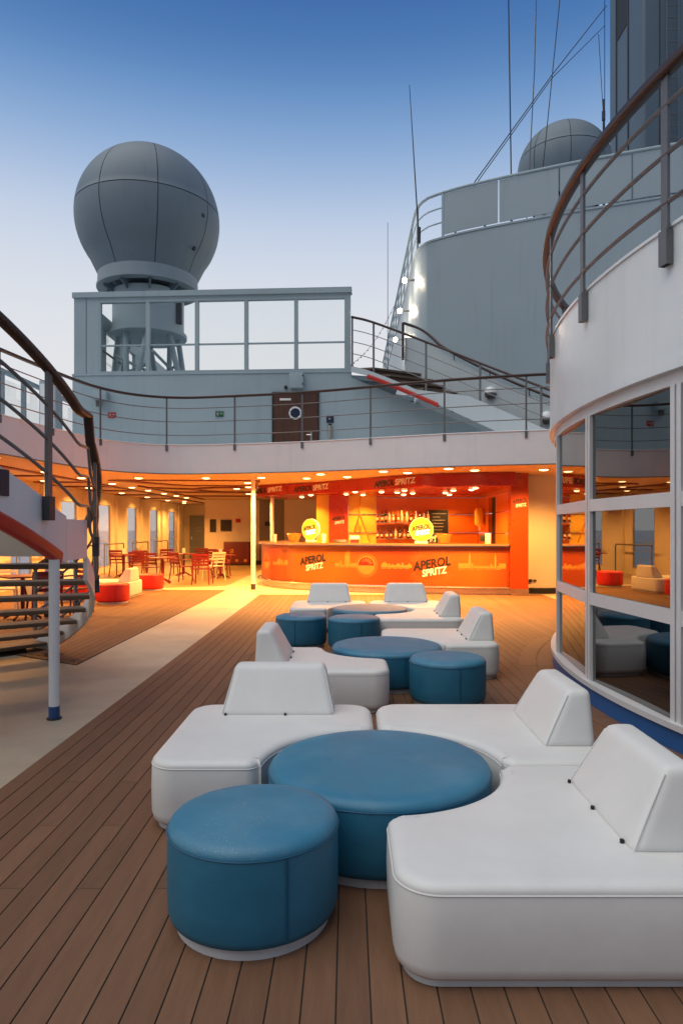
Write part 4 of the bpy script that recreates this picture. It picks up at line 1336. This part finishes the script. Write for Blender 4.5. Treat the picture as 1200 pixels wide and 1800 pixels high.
def table_stand(x, y, lb):
    t = thing('menu_holder', lb, 'menu holder', (x, y, 0.742))
    MB().box((x, y, 0.742 + 0.09), (0.10, 0.05, 0.18), 0.2).build('card', 'paper_white', t)
    MB().box((x, y, 0.748), (0.13, 0.09, 0.012), 0.2).build('foot', 'clip_black', t)
table_stand(-7.15, 21.9, 'white menu holder on the table by the windows')
table_stand(-5.4, 22.6, 'white menu holder on the middle red table')
table_stand(-4.0, 21.6, 'white menu holder on the table beside the white armchair')

# ------------------------------------------------------------------ deck house with glass screen on the upper deck
WY0, WY1, WX0, WX1 = 16.72, 16.32, -6.68, 0.08
def wy(x): return WY0 + (WY1 - WY0) * (x - WX0) / (WX1 - WX0)
AW = math.atan2(WY1 - WY0, WX1 - WX0)
def wbox(mb, x0, x1, z0, z1, y0=0.0, y1=0.12):
    """box on the deck-house wall, y0..y1 measured backwards from its face"""
    n = Vector((-math.sin(AW), math.cos(AW), 0))
    a, b = Vector((x0, wy(x0), 0)), Vector((x1, wy(x1), 0))
    low = [a + n * y0, b + n * y0, b + n * y1, a + n * y1]
    return mb.hexa([p + Vector((0, 0, z0)) for p in low], [p + Vector((0, 0, z1)) for p in low])
dh = thing('deckhouse', 'grey deck house with a band of see-through windows below the radome', 'deck house', (WX0, WY0, 2.95))
wbox(MB(), WX0 - 0.04, WX1 + 0.02, 2.95, 5.30).build('lower_wall', 'grey_paint', dh)
MB().hexa([(WX1 + 0.021, wy(WX1), 2.95), (4.6, wy(4.6), 2.95), (4.6, wy(4.6) + 0.12, 2.95), (WX1 + 0.021, wy(WX1) + 0.12, 2.95)],
          [(WX1 + 0.021, wy(WX1), 5.17), (4.6, wy(4.6), 3.3), (4.6, wy(4.6) + 0.12, 3.3), (WX1 + 0.021, wy(WX1) + 0.12, 5.17)]).build('stair_wall', 'grey_paint', dh)
wbox(MB(), WX0 - 0.045, WX1 + 0.02, 5.301, 5.345, -0.02, 0.12).build('moulding', 'grey_paint', dh)
wbox(MB(), WX0, WX0 + 0.62, 5.346, 7.20, 0.0, 0.12).build('corner_panel', 'grey_paint', dh)
wbox(MB(), WX0 + 0.30, WX0 + 0.312, 5.35, 7.19, -0.004, 0.0).build('panel_joint', 'cable', dh)
wbox(MB(), WX0 - 0.03, WX1 + 0.03, 7.201, 7.33, -0.05, 0.18).build('roof_edge', 'grey_paint', dh)
wbox(MB(), WX0 + 0.621, WX1, 5.346, 5.40, 0.0, 0.12).build('window_sill', 'grey_paint', dh)
wbox(MB(), WX0 + 0.621, WX1, 7.08, 7.2, 0.0, 0.12).build('window_head', 'grey_paint', dh)
wbox(MB(), WX1 - 0.10, WX1, 5.401, 7.079, 0.0, 0.12).build('end_post', 'grey_paint', dh)
xs = [WX0 + 0.62 + (WX1 - 0.10 - WX0 - 0.62) * k / 5 for k in range(6)]
for i in range(5):
    a, b = xs[i], xs[i + 1]
    w_ = wbox(MB(), a, a + 0.045, 5.401, 7.079, 0.005, 0.10)
    wbox(w_, b - 0.045, b, 5.401, 7.079, 0.005, 0.10)
    wbox(w_, a + 0.045, b - 0.045, 6.02, 6.055, 0.03, 0.08)
    wf = w_.build('window_frame', 'grey_paint', dh)
    wbox(MB(), a + 0.045, b - 0.045, 5.401, 6.019, 0.05, 0.058).build('pane', 'clear_glass', wf)
    wbox(MB(), a + 0.045, b - 0.045, 6.056, 7.079, 0.05, 0.058).build('pane', 'clear_glass', wf)
# left return with windows, running aft
MB().span(WX0, WX0 + 0.12, WY0 + 0.14, 30.0, 2.95, 5.40).build('side_wall', 'grey_paint', dh)
MB().span(WX0, WX0 + 0.12, WY0 + 0.14, 30.0, 6.95, 7.33).build('side_head', 'grey_paint', dh)
for k in range(9):
    y = WY0 + 0.14 + 1.45 * k
    MB().span(WX0 + 0.01, WX0 + 0.11, y, y + 0.34, 5.401, 6.949).build('side_post', 'grey_paint', dh)
    MB().span(WX0 + 0.05, WX0 + 0.058, y + 0.341, y + 1.449, 5.401, 6.949).build('side_pane', 'clear_glass', dh)
MB().tube([(WX0 + 0.25, WY0 + 0.3, 6.25), (WX0 + 0.25, 30, 6.25)], 0.03, 6).build('inner_rail', 'rail_steel', dh)
# roof deck carried by the deck house and the casing
rd = struct(MB().prism([(WX0 + 0.13, 16.95), (WX1, 16.62), (1.3, 16.9), (1.3, 18.9), (1.9, 19.4), (1.9, 36), (WX0 + 0.13, 36)], 5.18, 5.30).build('sun_deck', 'grey_paint'))
# things on the lower wall
dr = thing('wooden_door', 'dark wooden door with round porthole in the grey deck house', 'door', (-1.2, wy(-1.2), 2.95))
wbox(MB(), -1.76, -0.71, 2.951, 4.80, -0.035, -0.001).build('leaf', 'door_wood', dr)
fm = MB()
wbox(fm, -1.80, -1.761, 2.951, 4.84, -0.045, -0.001); wbox(fm, -0.709, -0.67, 2.951, 4.84, -0.045, -0.001); wbox(fm, -1.76, -0.71, 4.801, 4.84, -0.045, -0.001)
fm.build('frame', 'picture_frame', dr)
pc = Vector((-1.24, wy(-1.24) - 0.045, 4.33))
rg = MB().tube([pc + Vector((0.135 * math.cos(2 * pi * k / 28), 0, 0.135 * math.sin(2 * pi * k / 28))) for k in range(28)], 0.022, 8, True).build('porthole', 'white_paint', dr)
MB().cyl(pc + Vector((0, 0.012, 0)), pc + Vector((0, 0.002, 0)), 0.125, 24).build('porthole_glass', 'navy_sign', rg)
MB().box((-1.48, wy(-1.48) - 0.045, 4.66), (0.27, 0.012, 0.05)).build('plate', 'paper_white', dr)
MB().tube([(-0.86, wy(-0.86) - 0.04, 3.80), (-0.86, wy(-0.86) - 0.09, 3.80), (-0.97, wy(-0.9) - 0.09, 3.80)], 0.013, 6).build('handle', 'steel', dr)
MB().box((-0.86, wy(-0.86) - 0.042, 3.74), (0.05, 0.014, 0.26)).build('lock_plate', 'steel', dr)
bx_ = thing('junction_box', 'grey junction box above the wooden door', 'junction box', (-1.2, wy(-1.2), 5.0))
MB().box((-1.21, wy(-1.21) - 0.09, 5.09), (0.33, 0.17, 0.36)).build('case', 'grey_paint', bx_, bevel=0.015)
MB().cyl((-1.05, wy(-1.05) - 0.18, 5.2), (-1.05, wy(-1.05) - 0.15, 5.2), 0.02, 8).build('screw', 'cable', bx_)
MB().cyl((-1.05, wy(-1.05) - 0.18, 5.0), (-1.05, wy(-1.05) - 0.15, 5.0), 0.02, 8).build('screw', 'cable', bx_)
tag(MB().cyl((-1.47, wy(-1.47) - 0.05, 4.95), (-1.47, wy(-1.47) + 0.0, 4.95), 0.04, 10).build('wall_button', 'clip_black'), 'small black button left of the junction box', 'button')
s_ = thing('wall_sign', 'dark square sign right of the wooden door', 'sign', (-0.41, wy(-0.41), 4.1))
MB().box((-0.41, wy(-0.41) - 0.012, 4.18), (0.17, 0.02, 0.17)).build('plate', 'navy_sign', s_)
MB().box((-0.42, wy(-0.41) - 0.024, 4.19), (0.05, 0.004, 0.04)).build('symbol', 'chalk', s_)
a_ = thing('wall_ashtray', 'steel tube ashtray below the dark square sign', 'ashtray', (-0.41, wy(-0.41), 3.75))
MB().cyl((-0.41, wy(-0.41) - 0.06, 3.72), (-0.41, wy(-0.41) - 0.06, 4.02), 0.042, 14).build('tube', 'steel', a_)
MB().cyl((-0.41, wy(-0.41) - 0.06, 4.021), (-0.41, wy(-0.41) - 0.06, 4.06), 0.036, 14).build('cap', 'clip_black', a_)
for x_, mt, nm in ((-5.73, 'sign_red', 'small red sign on the grey deck house wall'), (-3.08, 'sign_green', 'small green escape sign on the grey deck house wall')):
    g = thing('wall_sign', nm, 'sign', (x_, wy(x_), 4.3))
    MB().box((x_, wy(x_) - 0.012, 4.33), (0.19, 0.02, 0.13)).build('plate', mt, g)
    MB().box((x_ - 0.04, wy(x_) - 0.024, 4.33), (0.045, 0.004, 0.07)).build('symbol', 'chalk', g)
    MB().box((x_ + 0.045, wy(x_) - 0.024, 4.34), (0.06, 0.004, 0.03)).build('symbol', 'chalk', g)
f_ = thing('wall_lamp', 'unlit grey lamp box high on the left of the deck house wall', 'lamp', (-6.0, wy(-6.0), 4.7))
MB().box((-5.98, wy(-6.0) - 0.13, 4.78), (0.36, 0.24, 0.20)).build('case', 'grey_paint', f_, bevel=0.02)
MB().box((-6.05, wy(-6.0) - 0.05, 4.62), (0.1, 0.08, 0.16)).build('bracket', 'rail_steel', f_)
pp = tag(MB().tube([(-4.6, wy(-4.6) - 0.1, 3.42), (-0.75, wy(-0.75) - 0.1, 3.42)], 0.03, 6).build('wall_pipe', 'rail_steel'), 'thin dark pipe low along the grey deck house wall', 'pipe')

# ------------------------------------------------------------------ radomes
def radome(name, label, c, r, neck_r, neck_z, n_mer=10, ring_lat=8.0, rot=0.0):
    root = thing(name, label, 'radome', (c[0], c[1], neck_z))
    # profile: from crown to neck
    prof = []
    for k in range(0, 29):
        a = R(90 - k * 4.7)
        z, q = r * math.sin(a), r * math.cos(a)
        if a < R(-40): break
        prof.append((max(0.002, q), z))
    r1, z1 = prof[-1]
    zn = neck_z - c[2]
    for k in range(1, 5):
        t = k / 4
        prof.append((r1 + (neck_r - r1) * t, z1 + (zn - z1) * t))
    MB().lathe([(max(0.001, q - 0.02), z) for q, z in prof], c, 60, cap0=False, cap1=False).build('gasket', 'radome_seam', root, 80)
    zr = r * math.sin(R(ring_lat))
    up_ = [p for p in prof if p[1] > zr + 0.012] + [(math.sqrt(r * r - zr * zr), zr + 0.012)]
    dn_ = [(math.sqrt(r * r - zr * zr), zr - 0.012)] + [p for p in prof if p[1] < zr - 0.012]
    for pf, nm in ((up_, 'shell_panel'), (dn_, 'shell_panel')):
        g = 0.011
        for k in range(n_mer):
            a0, a1 = rot + 2 * pi * k / n_mer, rot + 2 * pi * (k + 1) / n_mer
            nn = 8
            rr = []
            for q, z in pf:
                da = min(0.2, g / max(q, 0.06))
                rr.append([(c[0] + q * math.cos(a0 + da + (a1 - a0 - 2 * da) * i / nn), c[1] + q * math.sin(a0 + da + (a1 - a0 - 2 * da) * i / nn), c[2] + z) for i in range(nn + 1)])
            MB().rings(rr, False, False, False).build(nm, 'radome_skin', root, 80)
    return root
RC = (-5.52, 19.0, 10.12)
rdm = radome('radome', 'big round grey radome on a pedestal above the deck house', RC, 1.94, 1.33, 8.50, 8, 5.0, R(-67))
MB().lathe([(1.335, 8.499 - RC[2]), (1.345, 8.21 - RC[2]), (1.37, 8.20 - RC[2]), (1.37, 8.14 - RC[2]), (1.10, 8.14 - RC[2]), (1.08, 8.26 - RC[2])], RC, 60, cap0=False, cap1=True).build('skirt', 'radome_band', rdm)
MB().lathe([(0.96, 6.98 - RC[2]), (0.96, 8.06 - RC[2]), (0.80, 8.12 - RC[2])], RC, 48).build('pedestal', 'grey_paint', rdm)
MB().lathe([(1.0, 6.84 - RC[2]), (1.04, 6.86 - RC[2]), (1.04, 6.96 - RC[2]), (0.97, 6.979 - RC[2])], RC, 48).build('pedestal_flange', 'grey_paint', rdm)
for k in range(10):
    a = 2 * pi * k / 10
    MB().box((RC[0] + 1.05 * math.cos(a), RC[1] + 1.05 * math.sin(a), 8.09), (0.34, 0.05, 0.2), a, 0, R(-28)).build('strut', 'radome_skin', rdm)
for k in range(8):
    a = 2 * pi * (k + 0.3) / 8
    b = a + (0.28 if k % 2 else -0.28)
    MB().cyl((RC[0] + 0.80 * math.cos(a), RC[1] + 0.80 * math.sin(a), 6.86), (RC[0] + 1.05 * math.cos(b), RC[1] + 1.05 * math.sin(b), 5.30), 0.075, 12).build('leg', 'grey_paint', rdm)
for k in range(4):
    a = 2 * pi * k / 4 + 0.4
    MB().cyl((RC[0] + 0.9 * math.cos(a), RC[1] + 0.9 * math.sin(a), 6.3), (RC[0] + 0.95 * math.cos(a + 1.5), RC[1] + 0.95 * math.sin(a + 1.5), 5.7), 0.04, 8).build('brace', 'grey_paint', rdm)
for dx, dz in ((0.0, 0.0), (-0.42, -0.78), (-0.38, -0.83)):
    a = R(-28)
    q = 1.9 - (0.0 if dz == 0 else 0.28)
    MB().box((RC[0] + q * math.cos(a) + (0.02 if dz == 0 else 0), RC[1] + q * math.sin(a), RC[2] - 0.25 + dz), (0.06, 0.08, 0.08), a).build('hatch_clip', 'cable', rdm)
MB().box((RC[0] + 0.94, RC[1] - 0.35, 7.6), (0.14, 0.14, 0.9)).build('cable_trunk', 'cable', rdm)

R2 = (7.62, 24.0, 14.12)
rd2 = radome('radome', 'second grey radome half hidden behind the funnel casing', R2, 1.60, 1.2, 12.9, 8, 14.0, R(-100))
MB().lathe([(1.0, 9.5 - R2[2]), (1.0, 12.85 - R2[2])], R2, 32).build('pedestal', 'casing_paint', rd2)

# ------------------------------------------------------------------ funnel casing
cas = thing('funnel_casing', 'tall smooth grey rounded casing below the funnel', 'casing', (4, 18, 2.95))
front = catmull([(1.97, 20.4, 0), (1.99, 19.7, 0), (2.12, 19.15, 0), (2.45, 18.75, 0), (3.6, 18.05, 0), (6.3, 16.85, 0), (9.5, 15.75, 0), (13.5, 14.9, 0)], 8)
CASE = [Vector((1.97, 38, 0)), Vector((1.97, 30, 0)), Vector((1.97, 25, 0))] + front
DKZ = 9.48
ribbon(MB(), [Vector((p.x, p.y, 2.95)) for p in CASE], [Vector((p.x, p.y, DKZ)) for p in CASE], 0.08, -1).build('wall', 'casing_paint', cas, 60)
ribbon(MB(), [Vector((p.x, p.y, DKZ + 0.001)) for p in off2(CASE, 0.025)], [Vector((p.x, p.y, DKZ + 0.05)) for p in off2(CASE, 0.025)], 0.09, -1).build('deck_edge', 'casing_paint', cas, 60)
cp = [(p.x, p.y) for p in off2(CASE, -0.07)] + [(14, 38)]
MB().prism(cp, DKZ - 0.25, DKZ - 0.1).build('top_deck', 'casing_paint', cas)
for q_ in (0,):
    FP_ = Path([Vector((p.x, p.y, DKZ + 0.03)) for p in CASE])
q_front = next(q for q in [k * 0.02 for k in range(int(FP_.L / 0.02))] if FP_.at(q).x > 2.62)
# parapet plates along the front
par = thing('casing_parapet', 'row of grey parapet plates round the top of the casing', 'parapet', tuple(FP_.at(q_front)))
cuts = [q_front, q_front + 1.52, q_front + 3.05, q_front + 4.75, q_front + 6.5, q_front + 8.4, q_front + 10.2]
for a, b in zip(cuts, cuts[1:]):
    pts = FP_.cut(a + 0.02, b - 0.02, 0.2)
    ribbon(MB(), [p + Vector((0, 0, 0.07)) for p in pts], [p + Vector((0, 0, 1.17)) for p in pts], 0.02, -1).build('plate', 'casing_paint', par, 60)
    for q in (a + 0.35, b - 0.35):
        p = FP_.at(q)
        MB().box(p + Vector((0, 0.05, 0.3)), (0.06, 0.03, 0.6)).build('stay', 'casing_paint', par)
railing('casing_railing', 'grey pipe railing receding along the side of the funnel casing top', 'railing', FP_.cut(0.5, q_front, 0.25), 1.22, (0.42, 0.82), [0.4 + 1.35 * k for k in range(20) if 0.4 + 1.35 * k < q_front - 0.9] + [q_front - 0.53],
        hand=(0.07, 0.07), post=(0.06, 0.05), drop=0.02, bar_r=0.02, bracket=None, hand_mat='grey_paint', post_mat='grey_paint')
MB().sweep([p + Vector((0, 0, 1.22)) for p in FP_.cut(q_front + 0.01, FP_.L - 0.5, 0.25)], rounded(0.07, 0.07)).build('top_pipe', 'grey_paint', par)
# flood lamps on the side of the casing
for i, (y, z, lb) in enumerate(((19.75, 8.75, 'lit bulkhead lamp on the casing side, highest and nearest of three'), (21.5, 8.42, 'lit bulkhead lamp on the casing side, middle of three'), (23.6, 8.1, 'lit bulkhead lamp on the casing side, lowest in view of three'))):
    t = thing('bulkhead_lamp', lb, 'lamp', (1.9, y, z), 'lit lamps on the casing side')
    MB().cyl((1.95, y, z), (1.72, y, z), 0.03, 8).build('arm', 'rail_steel', t)
    MB().lathe([(0.002, -0.075), (0.038, -0.066), (0.064, -0.038), (0.074, 0.0), (0.064, 0.038), (0.038, 0.066), (0.022, 0.075)], (1.66, y, z), 20).build('globe', 'flood_glow', t)
    ld = bpy.data.lights.new('lamp_light', 'POINT')
    ld.energy = 60; ld.color = (1.0, 0.80, 0.55); ld.shadow_soft_size = 0.12
    lo_ = bpy.data.objects.new('lamp_light', ld); col.objects.link(lo_); lo_.location = (1.60, y, z); adopt(lo_, t)

# ------------------------------------------------------------------ funnel
fu = thing('funnel', 'tall dark grey funnel rising out of the top right', 'funnel', (12, 26, 9.4))
fx0, fx1, fy0, fy1 = 10.38, 17.0, 24.0, 27.1
rr = []
def rrect(x0, x1, y0, y1, r, z, n=6):
    out = []
    for cx, cy_, a in ((x1 - r, y1 - r, 0), (x0 + r, y1 - r, 90), (x0 + r, y0 + r, 180), (x1 - r, y0 + r, 270)):
        for k in range(n + 1):
            q = R(a + 90 * k / n)
            out.append((cx + r * math.cos(q), cy_ + r * math.sin(q), z))
    return out
MB().rings([rrect(fx0, fx1, fy0, fy1, 0.12, 9.38), rrect(fx0, fx1, fy0, fy1, 0.12, 26)]).build('body', 'funnel_paint', fu, 60)
for y_ in (25.2, 26.3):
    MB().span(fx0 - 0.03, fx0 + 0.02, y_, y_ + 0.09, 9.5, 25.5).build('seam_strip', 'cable', fu)
MB().span(fx0 - 0.02, fx0 + 0.05, 25.3, 26.25, 20.3, 22.5).build('louvre', 'louvre_dark', fu)
MB().span(10.95, 10.98, fy0 - 0.02, fy0 + 0.02, 9.5, 25.5).build('seam_strip', 'cable', fu)
for s in (0, 1):
    MB().cyl((11.16 + 0.42 * s, fy0 - 0.12, 10), (11.16 + 0.42 * s, fy0 - 0.12, 24), 0.022, 6).build('ladder_rail', 'rail_steel', fu)
for k in range(32):
    MB().cyl((11.16, fy0 - 0.12, 10.2 + 0.42 * k), (11.58, fy0 - 0.12, 10.2 + 0.42 * k), 0.02, 6).build('ladder_rung', 'rail_steel', fu)

# ------------------------------------------------------------------ upper stair by the casing
us = thing('upper_stair', 'curved upper stair with wooden treads leading up beside the casing', 'staircase', (4.2, 13.8, 2.95))
near = Path(catmull([(0.10, 16.12, 5.42), (0.62, 16.0, 5.25), (1.78, 15.5, 4.66), (3.0, 14.55, 3.88), (4.3, 13.2, 2.95)], 8))
far = Path(catmull([(1.45, 16.9, 5.42), (1.95, 16.65, 5.25), (2.6, 16.1, 4.66), (3.7, 15.35, 3.88), (5.2, 14.3, 2.95)], 8))
NS = 13
for k in range(NS):
    t0, t1 = k / NS, (k + 1.25) / NS
    a0, b0, a1, b1 = near.at(near.L * t0), far.at(far.L * t0), near.at(near.L * min(1, t1)), far.at(far.L * min(1, t1))
    z = 5.44 - (5.44 - 2.95) * (k + 0.5) / NS
    MB().hexa([Vector((p.x, p.y, z - 0.05)) for p in (a0, b0, b1, a1)], [Vector((p.x, p.y, z)) for p in (a0, b0, b1, a1)]).build('tread', 'tread_wood', us)
    zr = 5.44 - (5.44 - 2.95) * (k + 1.5) / NS
    if k < NS - 1:
        a, b = near.at(near.L * (k + 1) / NS), far.at(far.L * (k + 1) / NS)
        MB().hexa([Vector((a.x, a.y, zr + 0.001)), Vector((b.x, b.y, zr + 0.001)), Vector((b.x, b.y + 0.02, zr + 0.001)), Vector((a.x, a.y + 0.02, zr + 0.001))],
                  [Vector((a.x, a.y, z - 0.051)), Vector((b.x, b.y, z - 0.051)), Vector((b.x, b.y + 0.02, z - 0.051)), Vector((a.x, a.y + 0.02, z - 0.051))]).build('riser', 'tread_wood', us)
def strip_between(P, up, down, th, n=40, a=0.0, b=1.0):
    pts = [P.at(P.L * (a + (b - a) * k / n)) for k in range(n + 1)]
    return ribbon(MB(), [p - Vector((0, 0, down)) for p in pts], [p + Vector((0, 0, up)) for p in pts], th, 1)
spts = [near.at(near.L * k / 40) for k in range(41)]
ups = [-0.03 + 0.36 * min(1, max(0, (k / 40 - 0.30) / 0.25)) for k in range(41)]
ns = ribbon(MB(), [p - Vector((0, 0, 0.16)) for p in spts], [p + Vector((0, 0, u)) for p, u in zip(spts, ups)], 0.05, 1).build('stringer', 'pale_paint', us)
npts = [near.at(near.L * (0.07 + 0.33 * k / 20)) for k in range(21)]
MB().sweep([p + Vector((0, -0.02, -0.17)) for p in npts], rounded(0.09, 0.11, 0.4)).build('red_edge_pad', 'red_pad', ns)
sp_ = [near.at(near.L * k / 30) for k in range(31)]; sq_ = [far.at(far.L * k / 30) for k in range(31)]
mb = MB()
mb.rings([[a - Vector((0, 0, 0.155)), b - Vector((0, 0, 0.155)), b - Vector((0, 0, 0.115)), a - Vector((0, 0, 0.115))] for a, b in zip(sp_, sq_)])
mb.build('underside', 'grey_paint', us)
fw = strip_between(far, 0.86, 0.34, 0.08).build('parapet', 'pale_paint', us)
MB().box(near.at(near.L * 0.47) + Vector((0.12, -0.03, 0.0)), (0.26, 0.02, 0.17), R(-25)).build('step_light', 'navy_sign', us)
# railing on the near side: timber handrail, three bars
nb = [near.at(near.L * k / 60) for k in range(61)]
NP = Path(nb)
railing('upper_stair_railing', 'brown timber handrail with thin bars on the near side of the upper stair', 'railing', nb, 1.14, (0.28, 0.56, 0.84), [0.02, 0.56, NP.L * 0.34, NP.L * 0.60, NP.L * 0.88], post=(0.045, 0.02), drop=0.1, bar_r=0.010, bracket_len=0.1)
# wall mounted handrail on the far parapet
wr = thing('stair_handrail', 'brown timber handrail on top of the white far parapet of the upper stair', 'handrail', tuple(far.at(0)))
fpts = [far.at(far.L * k / 40) + Vector((-0.06, -0.10, 0.98 + 0.22 * max(0, 1 - k / 8))) for k in range(41)]
MB().sweep(fpts, rounded(0.085, 0.06)).build('rail', 'rail_wood', wr)
for k in (12, 20, 28, 36):
    p = fpts[k]
    MB().tube([p, p + Vector((0, 0.0, -0.13)), p + Vector((0.06, 0.10, -0.15))], 0.015, 6).build('bracket', 'rail_steel', wr)
MB().box(fpts[0] + Vector((-0.02, 0.0, -0.45)), (0.06, 0.10, 0.9)).build('newel', 'rail_wood', wr)
for k, (q, lb) in enumerate(((0.50, 'round white bulkhead light on the stair parapet, upper one of two'), (0.78, 'round white bulkhead light on the stair parapet, lower one of two'))):
    p = far.at(far.L * q) - far.nor(far.L * q) * 0.02 + Vector((-0.06, -0.12, 0.50))
    t = thing('bulkhead_light', lb, 'light', tuple(p))
    MB().lathe([(0.001, 0.14), (0.08, 0.12), (0.13, 0.05), (0.14, 0.0), (0.14, -0.02)], tuple(p), 20).build('hood', 'white_paint', t)
    MB().lathe([(0.13, -0.021), (0.12, -0.08), (0.07, -0.13), (0.001, -0.15)], tuple(p), 20).build('lens', 'rail_steel', t)
tag(MB().box((4.06, 12.95, 4.33), (0.22, 0.04, 0.16)).build('speaker_box', 'navy_sign'), 'small dark box beside the white round deck house railing', 'box')

# ------------------------------------------------------------------ glass wind screen at the far left of the upper deck
ws = thing('wind_screen', 'glass wind screen with grey posts at the far left of the upper deck', 'wind screen', (-8.2, 14, 2.95))
for k in range(9):
    y = 14.0 + 1.1 * k
    MB().span(-8.26, -8.16, y, y + 0.10, 2.951, 5.28).build('post', 'grey_paint', ws)
    MB().span(-8.22, -8.205, y + 0.101, y + 1.099, 3.3, 5.15).build('pane', 'clear_glass', ws)
MB().span(-8.28, -8.14, 14.0, 23.9, 5.281, 5.36).build('top_rail', 'grey_paint', ws)
MB().span(-8.25, -8.17, 14.0, 23.9, 2.951, 3.29).build('kick_plate', 'grey_paint', ws)
lk = thing('deck_locker', 'grey metal locker standing at the corner of the upper deck', 'locker', (-6.05, 13.7, 2.95))
MB().box((-6.03, 13.9, 3.75), (0.34, 0.30, 1.6)).build('case', 'grey_paint', lk, bevel=0.02)
MB().box((-6.03, 13.745, 3.75), (0.28, 0.012, 1.45)).build('door', 'white_paint', lk)

# ------------------------------------------------------------------ wires, antennas and string lights
def wire(name, label, cat, pts, r, group=None, mat='cable'):
    return tag(MB().tube(pts, r, 6).build(name, mat), label, cat, group)
wire('stay_wire', 'thick mast stay wire, left of the three running up out of frame', 'wire', [(5.3, 22.0, 22.0), (5.19, 22.0, 18.6), (5.28, 22.0, 12.7), (5.28, 22, 9.5)], 0.022)
wire('stay_wire', 'pale double stay wire, middle of the three', 'wire', [(6.45, 23.0, 23.0), (6.3, 23.0, 17), (6.04, 23.0, 12), (6.04, 23, 9.5)], 0.018, None, 'rail_steel')
wire('stay_wire', 'thin stay wire, right of the three, ending on the second radome', 'wire', [(6.95, 22.0, 22.0), (6.84, 22.0, 18.6), (6.3, 22.0, 13.2), (6.3, 22, 9.5)], 0.015)
wire('antenna_wire', 'upper diagonal aerial wire from the funnel down to the parapet', 'wire', [(9.1, 24.0, 19.95), (6.29, 21.0, 15.52), (3.34, 18.2, 10.73)], 0.015)
wire('antenna_wire', 'lower diagonal aerial wire meeting the first halfway down', 'wire', [(9.04, 24.0, 19.25), (6.27, 21.0, 15.40), (3.40, 18.25, 10.72)], 0.012)
wire('antenna_wire', 'thin wire hanging straight down beside the funnel', 'wire', [(9.0, 23.9, 20.2), (9.0, 23.9, 13), (9.1, 23.9, 9.5)], 0.014)
wire('antenna_wire', 'thin slanting wire beside the funnel edge', 'wire', [(8.75, 23.8, 18.8), (9.15, 23.9, 12.6), (9.2, 23.9, 9.5)], 0.012)
t = thing('rod_antenna', 'short dark rod antenna in front of the second radome', 'antenna', (8.55, 22.8, 9.5))
MB().cyl((8.55, 22.8, 9.4), (8.55, 22.8, 15.9), 0.035, 8).build('rod', 'cable', t)
MB().cyl((8.55, 22.8, 15.2), (8.55, 22.8, 15.5), 0.06, 8).build('insulator', 'cable', t)
t = thing('whip_antenna', 'tall thin whip antenna left of the casing top', 'antenna', (1.97, 18.95, 9.5))
MB().cyl((1.98, 18.9, 9.6), (1.72, 18.9, 13.85), 0.022, 8, 0.009).build('whip', 'cable', t)
MB().cyl((1.98, 18.9, 9.45), (1.985, 18.9, 9.9), 0.05, 8).build('mount', 'cable', t)
t = thing('whip_antenna', 'thin distant whip antenna left of the lit casing lamps', 'antenna', (1.8, 30, 5.3))
MB().cyl((1.75, 29.5, 5.25), (1.75, 29.5, 14.8), 0.02, 6, 0.010).build('whip', 'cable', t)
MB().cyl((1.75, 29.5, 5.25), (1.75, 29.5, 6.0), 0.045, 8).build('mount', 'cable', t)
t = thing('light_string', 'thin string of tiny unlit bulbs sloping between casing and deck house', 'light string', (0, 19, 5.3))
p0, p1 = Vector((-0.35, 18.5, 5.75)), Vector((1.85, 24.5, 9.9))
sag = [p0.lerp(p1, k / 20) - Vector((0, 0, 0.5 * math.sin(pi * k / 20))) for k in range(21)]
MB().tube(sag, 0.007, 5).build('cable', 'cable', t)
for k in range(1, 20):
    MB().lathe([(0.001, -0.05), (0.018, -0.03), (0.012, 0.0)], tuple(sag[k]), 8).build('bulb', 'rail_steel', t)
